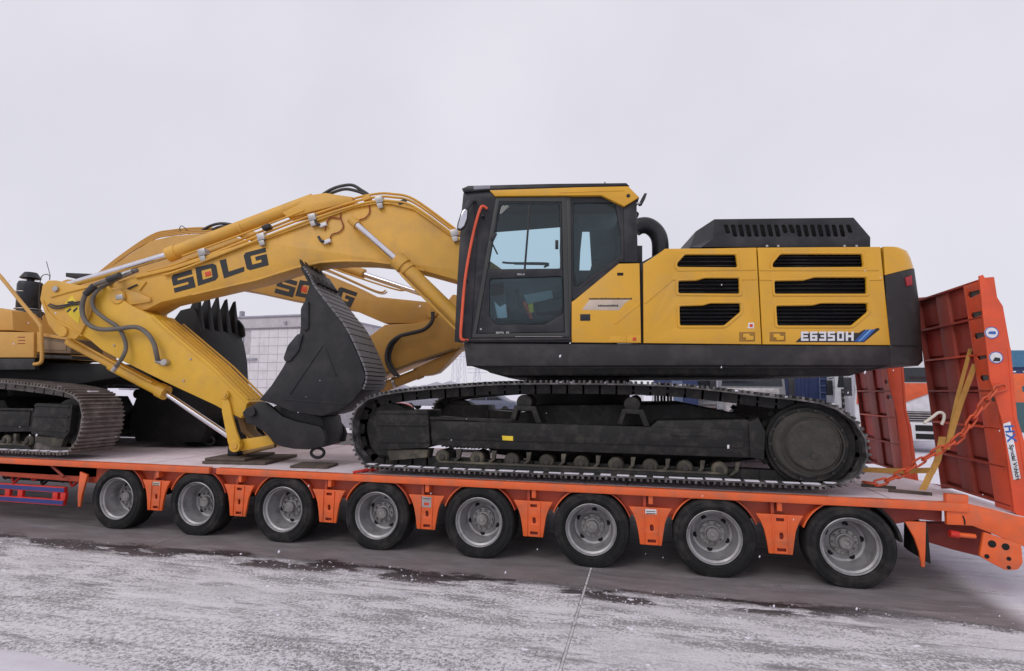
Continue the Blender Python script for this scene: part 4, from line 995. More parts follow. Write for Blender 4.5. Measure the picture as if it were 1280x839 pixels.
for P in ([(84, 377), (92, 376), (92, 378), (84, 379)], [(83, 389), (88, 385), (89, 387), (84, 391)], [(91, 388), (96, 384), (97, 386), (92, 391)], [(86, 381), (97, 380), (97, 381.5), (86, 382.5)]): sp_('sticker_mark', P, S0-.036, S0-.034, INKM, bev=.0003)
for P, y in (([(60, 381.5), (66, 385), (76, 385), (90, 381), (101, 380)], -.05), ([(62, 380), (70, 382.5), (80, 381.5), (92, 378.5), (101, 377)], -.05)):
    tube('small_hose', [(u, v, S0+y) for u, v in P], .011, HOSE, stick, H, seg=8)
tube('breather_wire', [(52, 400, S0), (49, 380, S0), (49.5, 358, S0), (52, 346, S0), (58, 343, S0), (62, 345, S0), (62, 350, S0)], .006, HOSE, stick, H, seg=6)
# big hoses across the joint
hy = S0-.10
tube('stick_hose', [(172, 338, b0+.0), (152, 343, b0-.03), (135, 350, hy), (118, 357, hy), (107, 368, hy), (102.5, 385, hy), (106, 400, hy), (116, 409, hy), (130, 412, hy), (148, 411, hy), (170, 409, hy), (184, 417, hy), (192, 429, hy), (195.5, 442, hy), (197, 450, S0-.06)], .030, HOSEG, stick, H, seg=12)
tube('stick_hose', [(160, 343, b0+.02), (140, 352, b0), (122, 363, hy+.03), (115.5, 376, hy+.03), (119, 388, hy+.03), (131, 398, hy+.03), (146, 408, hy+.03), (154, 420, hy+.03), (157.5, 434, hy+.03), (153, 447, hy), (145, 458, S0-.05)], .026, HOSEG, stick, H, seg=12)
for a, b in (((118, 357), (107, 368)), ((150, 344), (135, 350))): cl('hose_sleeve', a, b, .042, hy, HOSE, stick)
for u, v in ((148, 346), (155, 343.5), (161, 341.5)): part('hose_coupling', tube_bm([H.V(u-5, v+2, b0-.02), H.V(u+5, v-2, b0-.02)], .04, 8, False), STEEL, stick, H)
part('hose_fitting', tube_bm([H.V(196, 451, S0-.03), H.V(209, 455, S0-.03)], .035, 10, False), STEEL, stick, H); disc('fitting_flange', 204, 453, S0-.08, S0, .045, STEEL, stick, H, seg=14)
cl('hose_fitting', (147, 456), (141, 464), .03, S0-.04, STEEL, stick)
for u, v in ((142, 432), (229, 476), (238, 449)): disc('grease_nipple', u, v, S0-.012, S0, .014, STEEL, stick, H, seg=8, bev=.002)
# bucket cylinder under the stick
kc = cl('bucket_cylinder', (140, 456), (205, 490), .085, BY, STICKM, stick); cl('cylinder_collar', (199, 487), (208, 491.5), .10, BY, STICKM, kc)
cl('cylinder_tail', (86, 427), (146, 459), .06, BY-.03, BOOM, kc); cl('bucket_rod', (206, 491), (286, 545), .038, BY, CHROME, kc)
tube('cylinder_pipe', [(92, 424, BY-.15), (130, 446, BY-.15), (190, 478, BY-.13)], .014, BOOM, kc, H, seg=8)
# bucket linkage
for y0, y1 in ((S0-.045, S0-.005), (SY1+.105, SY1+.145)):
    lk = plate('link_arm', [(278, 500), (283, 497), (286.5, 503), (290, 520), (295, 538), (300, 552), (297, 561), (288, 562), (284.5, 553), (281, 535), (277, 514)], y0, y1, STICKM, stick, H, bev=.008, yref=S0-.045)
    disc('link_boss', 280, 494, y0-.02, y1+.01, .055, STICKM, lk, H); disc('link_boss', 292.7, 558, y0-.02, y1+.01, .075, STICKM, lk, H)
    disc('link_pin', 280, 494, y0-.035, y0-.018, .028, BOOM, lk, H); disc('link_pin', 292.7, 558, y0-.035, y0-.018, .038, BOOM, lk, H)
part('link_shaft', tube_bm([H.V(292.7, 558, S0-.0), H.V(292.7, 558, S0-.0)+Vector((0, .55, 0))], .045, 14, False), STICKM, stick, H)
hl = hp('bucket_link', [(296, 550), (301, 549.5), (335, 544.5), (343, 555), (341, 559), (334, 559.5), (302, 564), (296, 563)], BY-.22, BY+.22, STICKM, bev=.01)
tube('link_bar', [(305, 566, BY-.2), (344, 557, BY-.2)], .03, mat('link_brown', (.20, .12, .04), .6), hl, H, smooth=False)
sp_('tip_hose', [(296, 522), (301, 540), (312, 549), (318, 547), (308, 538), (303, 521)], BY-.12, BY+.12, mat('link_brown', (0, 0, 0)), bev=.01)
# bucket
K0, K1 = BY-.52, BY+.30
kpx = [(373.5, 326), (385, 346), (391.8, 358), (413.5, 386), (432, 410.5), (449, 447.7), (456.4, 470), (452, 487), (442, 500), (425, 512.5), (401, 520), (364, 514), (342, 505), (324, 500), (339, 482), (352, 462), (364, 440), (374, 420), (378, 395), (381, 376), (387, 356)]
spl = hp('bucket', kpx, K0, K0+.04, CHAR, bev=.006)
plate('side_plate', kpx, K1-.04, K1, CHAR, spl, H, bev=.006, yref=K0)
wr = [(376, 331), (386, 346.5), (392, 358), (413.7, 386), (432.4, 410.5), (449.4, 447.7), (456.9, 470), (452.4, 487), (442.3, 500.5), (425, 513), (401, 520.4), (364, 514), (342, 505), (324, 500), (326, 497), (343, 501), (364, 510), (401, 516), (424, 508.5), (438, 497), (448, 485), (452, 470), (445, 449), (428, 413), (409, 388), (388, 361), (374, 334)]
plate('bucket_shell', wr, K0+.035, K1-.035, CHAR, spl, H, bev=.003, yref=K0)
# wear strips across the back and teeth at the lip
back = catm([Vector(p+(0,)) for p in [(378, 334), (386, 346), (392, 358), (413.5, 386), (432, 410.5), (449.4, 447), (456.9, 470), (452.4, 487)]], 4)
for k in range(0, len(back)-1):
    a, b = back[k], back[k+1]
    if (a-b).length < 1: continue
    d = (b-a).normalized(); n = Vector((d.y, -d.x, 0))*2.2
    pp = [tuple((a)[:2]), tuple((a+n)[:2]), tuple((a+d*((b-a).length-.8)+n*1.2)[:2]), tuple((a+d*((b-a).length-.8))[:2])]
    plate('wear_strip', pp, K0+.0, K1, mat('worn_edge', (.16, .155, .16), .6), spl, H, bev=.003, yref=K0)
for k in range(5):
    y = K0+.06+k*(K1-K0-.22)/4
    q0 = H.P([(371, 322), (376, 329), (389, 345), (396, 352), (390, 356), (384, 348), (375, 336)], K0); part('tooth', plate_bm(q0, y, y+.10, .01), CHAR, spl, H)
plate('side_cutter', rnd(crp(240, 330, 3.228, [(470, 150), (455, 148), (438, 180), (438, 255), (452, 272), (470, 262)]), 3), K0-.02, K0+.06, BLK, spl, H, bev=.006)
plate('side_cutter', rnd(crp(240, 330, 3.228, [(448, 280), (425, 282), (385, 330), (368, 380), (375, 396), (395, 392), (430, 350)]), 3), K0-.02, K0+.06, BLK, spl, H, bev=.006)
for a, b in (((404, 430), (362, 493)), ((404, 430), (420, 470)), ((352, 499), (430, 505))):
    a, b = Vector(a), Vector(b); n = (b-a).normalized(); n = Vector((-n.y, n.x))*.9
    plate('pressed_rib', [tuple(a-n), tuple(b-n), tuple(b+n), tuple(a+n)], K0-.008, K0+.002, CHAR, spl, H, bev=.003)
ear = crp(220, 480, 6.4, [(530, 230), (560, 195), (670, 140), (720, 150), (760, 180), (850, 260), (960, 300), (1150, 340), (1180, 380), (1195, 430), (1180, 500), (1060, 525), (940, 520), (840, 500), (790, 480), (760, 440), (700, 380), (620, 330), (560, 310)])
for y0, y1 in ((BY-.40, BY-.34), (BY+.30, BY+.36)): plate('bucket_ear', ear, y0, y1, CHAR, spl, H, bev=.008, yref=BY-.40)
plate('ear_bridge', [(345, 505), (400, 522), (404, 545), (400, 560), (372, 557), (352, 540)], BY-.33, BY+.30, CHAR, spl, H, bev=.02, yref=BY-.4)
disc('ear_pin', 313, 515, BY-.44, BY-.395, .06, CHAR, spl, H, seg=22)
xc, zc = H.at(397, 566, BY-.3)
part('tow_ring', tube_bm([(xc+.085*cos(a*pi/8), BY-.3, zc+.06*sin(a*pi/8)) for a in range(16)], .020, 8, False, closed=True), BLK, spl, H, smooth=50)
# ------------------------------------------------------------------ second excavator, facing right at the left end
xr = max(p.x for p in path); xl = min(p.x for p in path)
XR2 = T0.at(101, 540, 0)[0]
# mirrored left-right so that its idler end points right
c_main = (xr+xl)/2; MX2 = XR2-(xr-xl)/2
EY = empty('excavator', (MX2, 1.6, DECK), 'older yellow excavator cut off at the left, its black toothed bucket pointing up', 'excavator', 'two excavators loaded on the trailer')
mirX = Matrix.Translation((MX2, 0, 0)) @ Matrix.Scale(-1, 4, (1, 0, 0)) @ Matrix.Translation((-c_main, 0, 0))
t2 = dupe(trk, EY, mirX); kid(EY, t2); t3 = dupe(trk, EY, flipY(1.55) @ mirX); kid(EY, t3)
shoe2 = shoe_me.copy(); shoe2.name = 'dusty_shoe'; shoe2.materials.clear(); shoe2.materials.append(SHOED)
for t in (t2, t3):
    for c in KIDS[t.name]:
        if c.name.startswith('shoe'): c.data = shoe2
cb = plate_bm([(MX2-.9, 1.15), (MX2-.55, 1.62), (MX2+.55, 1.62), (MX2+.9, 1.15), (MX2+.8, 1.05), (MX2-.8, 1.05)], .5, 2.6, .02); part('carbody', cb, TRK, EY, T0)
F = Frame(MX2, 1.75, radians(5)); M0 = -1.45
def fp(name, px, y0, y1, mt, **k):
    p = k.pop('parent', EY); return plate(name, px, y0, y1, mt, p, F, **k)
b = lathe_bm([(0, 0), (.68, 0), (.68, .38), (0, .38)], 48); b.transform(Matrix.Translation((0, 0, 1.60)) @ Matrix.Rotation(radians(90), 4, 'X')); part('slew_bearing', b, DARK, EY, F)
YO = mat('old_yellow_paint', (.62, .33, .07), .5, var=.08, dirt=(.4, .25, .1), dirtamt=.5)
BRN = mat('box_brown', (.17, .11, .06), .6)
fp('side_body', [(-150, 412), (42, 415.5), (42, 447), (-150, 447)], M0, 0, YO, bev=.012)
fp('hood', [(-150, 380), (0, 385), (15, 388.5), (16.5, 413), (-150, 412)], M0+.08, .6, YO, bev=.015)
fp('frame_skirt', [(-150, 448), (43, 448), (43, 462), (-150, 464)], M0+.02, M0+.1, SKIRT, bev=.01)
fp('revolving_frame', [(-150, 450), (150, 455), (160, 470), (100, 480), (-150, 480)], M0+.3, 1.4, DARK, bev=.02)
bxx = fp('tool_box', [(46, 416), (89, 424), (88, 442), (54, 441), (46, 440)], M0+.05, M0+.6, BRN, bev=.01)
fp('box_frame', [(46, 415), (89, 423), (89, 426), (50, 420), (50, 440), (46, 440)], M0+.03, M0+.06, YO, bev=.003, parent=bxx)
fp('box_panel', [(55, 425), (83, 429), (82, 438), (55, 437)], M0+.04, M0+.06, mat('box_inner', (.24, .16, .09), .6), bev=.004, parent=bxx)
fp('box_step', [(44, 443), (90, 445), (90, 449), (44, 447)], M0+.05, M0+.5, SKIRT, bev=.005)
for k in range(3): fp('print_mark', [(22+(k % 2)*2, 421+k*4), (31, 421+k*4), (31, 422+k*4), (22, 422+k*4)], M0-.004, M0, DRED, bev=.0005)
tube('handrail', [(-14, 331, M0-.05), (0, 345, M0-.05), (25, 376, M0-.05), (48, 404, M0-.05), (51.5, 412, M0-.05), (52, 430, M0-.05), (52.5, 448, M0-.05), (50, 454, M0-.05), (43, 455.5, M0-.02)], .026, YO, EY, F, seg=10)
x, z = F.at(35, 400, M0+.7)
def vert(name, u, v0, v1, y, r0, r1, mt, par, **k):
    a = F.V(u, v0, y); b_ = F.V(u, v1, y); b_.x = a.x
    bm = tube_bm([a, a.lerp(b_, .1), a.lerp(b_, .9), b_], r0, 24, False, radii=[r0*.85, r0, r1, r1*.9]); return part(name, bm, mt, par, F, smooth=50)
pc = vert('air_cleaner', 35, 413, 389, M0+.5, .19, .19, HOSE, EY); vert('cleaner_bowl', 35, 389, 353, M0+.5, .155, .165, BLK, pc); vert('cleaner_neck', 38, 353, 347, M0+.5, .05, .05, BLK, pc); vert('cleaner_cap', 38, 349, 341, M0+.5, .14, .09, BLK, pc)
for v in (366, 387): part('cleaner_band', tube_bm([(F.V(35, v, M0+.5).x+.17*cos(a*pi/8), M0+.5+.17*sin(a*pi/8), F.V(35, v, M0+.5).z) for a in range(16)], .008, 6, False, closed=True), STEEL, pc, F)
# its cab stands on the far side
fp('cab', [(75, 352), (82, 349), (140, 352), (175, 360), (175, 440), (75, 440)], .75, 1.45, YO, bev=.03, yref=.75)
fp('cab_roof', [(82, 341), (120, 342.5), (150, 346), (150, 351), (82, 346)], .7, 1.5, BLK, yref=.7)
tube('aerial', [(58, 327, .5), (63, 345, .5)], .006, HOSE, EY, F, seg=6)
fp('engine_deck', [(-150, 386), (70, 392), (70, 413), (-150, 412)], .1, 1.4, YO, yref=M0+.1)
# boom rising to the right behind the other boom
G0, G1 = .12, .62; GC = .37
fb = [(20, 430), (60, 400), (110, 352), (150, 326), (188, 301), (215, 295), (250, 292), (285, 293), (340, 312), (400, 339), (440, 356), (470, 371), (540, 378), (547, 388), (543, 398), (533, 404), (480, 404), (438, 386), (380, 377.5), (350, 372), (309, 363), (270, 356), (230, 360), (180, 390), (120, 440), (60, 460)]
lb = plate('boom', fb, G0, G1, BOOML, EY, F, bev=.012)
KIDS.setdefault(EY.name, [])
for k in range(4): tube('boom_pipe', [(118, 352-k*2, G0+.06+k*.11), (150, 325-k*1.5, G0+.06+k*.11), (190, 300-k*2, G0+.06+k*.11), (215, 294-k*2, G0+.06+k*.11), (250, 291-k*2, G0+.06+k*.11), (290, 293-k*2, G0+.06+k*.11)], .017, BOOML, lb, F, seg=8)
for k, (a, b_) in enumerate((((416, 340), (470, 364)), ((430, 341), (495, 362)), ((424, 345), (472, 366)))):
    tube('boom_pipe', [(a[0]-30, a[1]-12, G0-.04+.06*k), (*a, G0-.04+.06*k), (*b_, G0-.04+.06*k), (b_[0]+12, b_[1]-1, G0-.04+.06*k)], .014, mat('pale_pipe', (.5, .4, .32), .45) if k == 2 else BOOML, lb, F, seg=8)
for P in ([(250, 290), (262, 283), (275, 279.5), (290, 281), (300, 285)], [(262, 290), (272, 284.5), (284, 283), (296, 286)]): tube('boom_hose', [(u, v, GC) for u, v in P], .026, HOSE, lb, F, seg=8)
tube('wire_loop', [(226, 294, GC), (224.5, 286, GC), (227, 282.5, GC), (233, 287, GC), (238, 296, GC)], .007, HOSE, lb, F, seg=6)
for ch, cell in zip('SDLG', ([(343, 366), (366, 372), (372, 352), (349, 345)], [(369, 370), (391, 374), (397, 354), (375, 350)], [(396, 376), (417, 379), (423, 360), (402, 355)], [(419, 377), (438, 385), (447, 366), (424, 358)])):
    glyph('letter', ch, cell, G0-.001, INKM, lb, F)
fpd = plate('logo_square', [(375, 364), (383, 366), (384, 359), (377, 357)], G0-.004, G0, INKR, lb, F, bev=.0005)
disc('nose_pin', 540, 391, G0-.04, G0, .09, BOOML, lb, F)
clF = lambda name, a, b, r, y, mt, par, seg=18: part(name, tube_bm([F.V(a[0], a[1], y), F.V(b[0], b[1], y)], r, seg, False), mt, par, F, smooth=50)
ac2 = clF('arm_cylinder', (300, 290), (455, 343), .09, GC, BOOML, lb); clF('arm_rod', (455, 343), (560, 378), .048, GC, CHROME, ac2)
# its stick comes down again towards the left
st2 = [(566, 368), (590, 372), (606, 395), (600, 425), (567, 437), (520, 452), (473, 471), (430, 492), (380, 520), (335, 548), (325, 535), (355, 500), (400, 462), (445, 433), (481, 406), (520, 404), (545, 398), (556, 380)]
sk2 = plate('stick', st2, G0-.05, G1+.05, BOOML, EY, F, bev=.012)
plate('stick_seam', [(567, 435), (520, 450.5), (473, 469), (473, 472), (520, 453.5), (567, 438)], G0-.06, G0-.05, mat('link_brown', (0, 0, 0)), sk2, F, bev=.003)
tube('stick_hose', [(541, 390, G0-.14), (540, 402, G0-.14), (530, 412, G0-.14), (512, 417, G0-.14), (498, 421, G0-.14), (487, 431, G0-.14), (483, 446, G0-.14), (486, 458, G0-.14), (495, 470, G0-.14)], .032, HOSE, sk2, F, seg=10)
tube('stick_hose', [(500, 421, G0-.10), (491, 432, G0-.10), (487, 448, G0-.10), (492, 462, G0-.10), (499, 471, G0-.10)], .026, HOSE, sk2, F, seg=10)
kc2 = clF('bucket_cylinder', (470, 488), (525, 466), .085, GC-.1, BOOML, sk2); clF('cylinder_collar', (520, 468), (527, 465), .10, GC-.1, BOOML, kc2)
clF('cylinder_band', (492, 479), (495, 478), .10, GC-.1, STEEL, kc2)
plate('cylinder_lug', [(520, 460), (567, 438), (575, 436), (556, 456), (545, 466), (535, 469), (526, 470)], GC-.2, GC+.1, BOOML, sk2, F)
# bucket standing upright with five teeth to the sky
Q0, Q1 = -.30, .80
kb = [(206, 420), (222, 410), (246, 409), (250, 414), (254, 425), (258, 450), (260, 500), (256, 540), (250, 553), (170, 552), (160, 530), (175, 480), (196, 430)]
BKB = mat('bucket_black', (.009, .009, .010), .6, spec=.3, var=.2, dirt=(.03, .028, .028), dirtamt=.5, bump=.04)
bk2 = plate('bucket', kb, Q0, Q1, BKB, EY, F, bev=.02)
plate('side_plate', [(200, 425), (216, 402), (226, 388), (243, 384), (247, 398), (252, 425), (225, 430)], Q0-.01, Q0+.03, BKB, bk2, F, yref=Q0)
for k in range(5):
    y = Q0+.04+k*(Q1-Q0-.16)/4
    q0 = [F.at(u, v, Q0) for u, v in [(228, 412), (232, 390), (241, 366), (244, 364), (245, 388), (248, 412)]]
    tbm_ = plate_bm(q0, y, y+.13, .01)
    zm, zM = F.at(231, 398, Q0)[1], F.at(243, 364, Q0)[1]
    for v_ in tbm_.verts:
        f_ = max(0, min(1, (v_.co.z-zm)/(zM-zm))); v_.co.y = y+.065+(v_.co.y-y-.065)*(1-.8*f_)
    part('tooth', tbm_, BKB, bk2, F)
plate('side_cutter', rnd([(244, 388), (252, 398), (254, 412), (246, 416), (238, 400)], 3), Q1-.01, Q1+.04, BKB, bk2, F, yref=Q0)
for y in (): plate('wear_strip', [(252, 400), (262, 428), (268, 460), (268, 500), (272, 500), (272, 460), (266, 428), (255, 398)], y, y+.1, BKB, bk2, F, yref=Q0)
plate('bucket_ear', [(225, 545), (290, 520), (312, 535), (310, 556), (235, 560)], .1, .2, BKB, bk2, F, yref=.1); plate('bucket_ear', [(225, 545), (290, 520), (312, 535), (310, 556), (235, 560)], .55, .65, BKB, bk2, F, yref=.1)
xc, zc = F.at(262, 551, -.1)
part('tow_ring', tube_bm([(xc+.085*cos(a*pi/8), -.1, zc+.06*sin(a*pi/8)) for a in range(16)], .020, 8, False, closed=True), BLK, bk2, F, smooth=50)
# snow lying on the far track
fs = T0.P([(115, 480), (118, 474), (160, 473), (172, 479), (172, 484)], 2.5)
part('track_snow', plate_bm([(x, z) for x, z in fs], 2.55, 3.0, .01), SNOW, EY, T0)

# ------------------------------------------------------------------ boards, chain, strap, hook
def top(name, bm, mt, label, cat, group=None, kind=None, fr=None, smooth=35):
    o = part(name, bm, mt, None, fr or T0, smooth=smooth); return tag(o, label, cat, group, kind)
a = H.at(253, 570, BY-.35); b_ = H.at(303, 572, BY-.35)
zt_ = .835
yb = BY-.35
top('wooden_board', box_bm(a[0], b_[0]+.3, yb, yb+.9, .822, .858, bev=.006), WOOD, 'long flat board lying on the deck under the yellow stick linkage', 'board', fr=H)
top('wooden_board', box_bm(a[0]+.02, b_[0]+.02, yb+.02, yb+.8, .862, .895, bev=.006), WOOD, 'shorter weathered board stacked on the flat board right under the yellow bucket linkage', 'board', fr=H)
top('wooden_block', box_bm(H.at(271, 550, yb)[0], H.at(284, 550, yb)[0], yb+.25, yb+.6, .898, 1.02, bev=.01), BLK, 'small dark block standing on the stacked boards beside the yellow link pin', 'block', fr=H)
a = H.at(374, 572, BY-.3); b_ = H.at(420, 566, BY-.3)
bm = box_bm(a[0], b_[0], BY-.55, BY-.2, .822, .85, bev=.005)
top('wooden_board', bm, WOOD, 'dark splintered board on the deck under the bucket ring', 'board', fr=H)
bm = bmesh.new()
for k in range(5):
    tube_bm([Vector((T0.at(444+k*3, 583, .1)[0], .05+.05*k, .83)), Vector((T0.at(455+k*3, 580, .1)[0], .12+.03*k, .85+.01*(k % 2)))], .014, 6, False, bm)
top('red_rag', bm, RED, 'crumpled red rope end lying on the deck in front of the right-hand machine track', 'rope')
def ribbon(pts, wv, th, bm=None):
    bm = bm or bmesh.new(); P = [Vector(p) for p in pts]; wv = Vector(wv); rings = []
    for i, p in enumerate(P):
        t = (P[min(i+1, len(P)-1)]-P[max(i-1, 0)]).normalized(); n = t.cross(wv).normalized()*th
        rings.append([bm.verts.new(p-wv-n), bm.verts.new(p+wv-n), bm.verts.new(p+wv+n), bm.verts.new(p-wv+n)])
    for A_, B_ in zip(rings, rings[1:]):
        for j in range(4): bm.faces.new((A_[j], A_[(j+1) % 4], B_[(j+1) % 4], B_[j]))
    bm.faces.new(rings[0]); bm.faces.new(rings[-1]); return bm
TV = lambda u, v, y: T0.V(u, v, y)
bm = ribbon([TV(1213, 436, .5), TV(1196, 500, .42), TV(1184, 556, .35)], Vector((.018, 0, .0)), .002); ribbon([TV(1219, 455, .45), TV(1200, 506, .4), TV(1183, 562, .33)], Vector((.026, 0, 0)), .002, bm)
ribbon([TV(1178, 546, .33), TV(1172, 575, .33), TV(1164, 592, .3)], Vector((.03, 0, 0)), .004, bm)
ribbon([TV(1166, 588, .3), TV(1120, 589, .5), TV(1078, 587, .6)], Vector((0, 0, .026)), .002, bm); ribbon([TV(1164, 590, .3), TV(1158, 603, .28), TV(1153, 613, .26)], Vector((.032, 0, 0)), .002, bm)
top('lashing_strap', bm, STRAPM, 'mustard webbing strap tied from the near red ramp down to the deck behind the machine', 'strap')
cpts = [(1256, 484, .09), (1246, 487, .07), (1235, 498, .08), (1222, 515, .10), (1212, 530, .12), (1200, 546, .16), (1188, 555, .2), (1170, 565, .25), (1150, 577, .3), (1133, 588, .36), (1115, 598, .42), (1095, 604, .45), (1080, 602, .5), (1068, 598, .55)]
cc = catm([TV(*p) for p in cpts], 12); Ls = [0]
for i in range(len(cc)-1): Ls.append(Ls[-1]+(cc[i+1]-cc[i]).length)
def along(s):
    i = max(j for j in range(len(Ls)) if Ls[j] <= s); i = min(i, len(cc)-2); t = (s-Ls[i])/(Ls[i+1]-Ls[i]); return cc[i].lerp(cc[i+1], t), (cc[i+1]-cc[i]).normalized()
lp = .098; nl = int(Ls[-1]/lp)
lkbm = tube_bm([(sgn_x*.035+.028*cos(a), .028*sin(a), 0) for sgn_x, a in [(1, radians(-90+30*k)) for k in range(7)]+[(-1, radians(90+30*k)) for k in range(7)]], .0105, 8, False, closed=True)
ch = empty('lashing_chain', cc[-1], 'red-orange link chain hanging from the near red ramp down to the snowy deck', 'chain')
lk0 = None
for k in range(nl):
    p, t = along((k+.5)*lp); s = t.cross(Vector((0, 1, 0))).normalized(); n = t.cross(s)
    if k % 2: s, n = n, -s
    M = Matrix(((t.x, s.x, n.x, p.x), (t.y, s.y, n.y, p.y), (t.z, s.z, n.z, p.z), (0, 0, 0, 1)))
    if lk0 is None: lk0 = part('link', lkbm, CHAINM, ch, M=M, smooth=60)
    else: o = link('link', lk0.data, ch, M=M)
bm = tube_bm([TV(1155, 529, .3), TV(1166, 521, .3), TV(1173, 516, .3), TV(1179, 517, .3), TV(1180, 523, .3), TV(1177, 531, .3)], .014, 10)
top('ratchet_hook', bm, mat('ivory_plastic', (.62, .58, .50), .45), 'pale curved ratchet handle on top of the mustard strap by the near ramp', 'ratchet')
for (u0, v0, u1, v1, y0, lab) in ((1076, 600, 1120, 609, .75, 'dark flat bar lying on the snowy deck between the two red ramps'), (1110, 607, 1165, 617, .45, 'dark flat bar lying on the snowy tail edge near the near red ramp')):
    p, q_ = TV(u0, v0, y0), TV(u1, v1, y0-.1); p.z = .835; q_.z = .83
    top('steel_bar', tube_bm([p, q_], .018, 6, False), WOOD, lab, 'bar')

# ------------------------------------------------------------------ background
def bgframe(u, y, rot=0):
    x, z = T0.at(u, 500, y); return Frame(x, y, rot)
# tiled building
BF = Frame(T0.at(215, 480, 12)[0], 12, radians(-4)); bx0, bx1 = 0, BF.at(395, 480, 0)[0]; bz = BF.at(340, 410, 0)[1]; bt_ = BF.at(340, 397, 0)[1]
BL = empty('building', (BF.o.x, BF.o.y, 0), 'low pale tiled building with flat roof and small dark window behind the two buckets', 'building')
wx0, wz1 = BF.at(290, 416, 0); wx1, wz0 = BF.at(304, 440, 0)
wl = part('wall', plate_bm([(0, 0), (bx1, 0), (bx1, bz), (0, bz)], 0, 5, .005, []), BJOINT, BL, BF)
tw, th = .40, .30
tbm = box_bm(.006, tw-.006, -.022, .0, .006, th-.006, bev=.003); t0_ = None; cnt = 0
nx = int((bx1)/tw); nz_ = int(bz/th)
for i in range(nx):
    for j in range(nz_):
        x0, z0 = i*tw, j*th
        if x0+tw > wx0-.02 and x0 < wx1+.02 and z0+th > wz0-.02 and z0 < wz1+.02: continue
        u, v = projx(BF.M @ Vector((x0+.2, 0, z0+.15)))
        if u > 450 or v > 522 or u < 195: continue
        M = BF.M @ Matrix.Translation((x0, 0, z0))
        if t0_ is None: t0_ = part('wall_tile', tbm, BWALL, wl, M=M, smooth=0)
        elif cnt < 298: link('wall_tile', t0_.data, wl, M=M)
        cnt += 1
print('tiles', cnt)
part('cornice', plate_bm([(-.1, bz), (bx1+.1, bz), (bx1+.1, bt_), (-.1, bt_)], -.12, 5.1, .02), mat('cornice_grey', (.50, .47, .49), .6), BL, BF)
part('roof_edge', plate_bm([(-.15, bt_), (bx1+.15, bt_), (bx1+.15, bt_+.06), (-.15, bt_+.06)], -.18, 5.2, .01), FARG, BL, BF)
wn = part('window', plate_bm([(wx0, wz0), (wx1, wz0), (wx1, wz1), (wx0, wz1)], -.04, .0, .01, [[(wx0+.05, wz0+.05), (wx1-.05, wz0+.05), (wx1-.05, wz1-.05), (wx0+.05, wz1-.05)]]), FARG, BL, BF)
part('pane', box_bm(wx0+.05, wx1-.05, -.015, -.005, wz0+.05, wz1-.05), mat('window_dark', (.05, .05, .06), .15), wn, BF)
for k in range(3): part('window_bar', box_bm(wx0+.05+k*.08, wx0+.065+k*.08, -.025, -.015, wz0+.05, wz1-.05), FARG, wn, BF)
x, z = BF.at(303, 397, .5); part('roof_vent', box_bm(x-.06, x+.06, .4, .55, bt_+.05, bt_+.35), FARG, BL, BF)
x, z = BF.at(360, 404, 0); part('wall_lamp', box_bm(x-.05, x+.05, -.2, -.12, bz+.1, bz+.2), FARG, BL, BF)
x, z = BF.at(308, 449, 0); part('wall_stain_shelf', box_bm(x-.2, x+.5, -.12, 0, z-.03, z+.03), FARG, BL, BF)
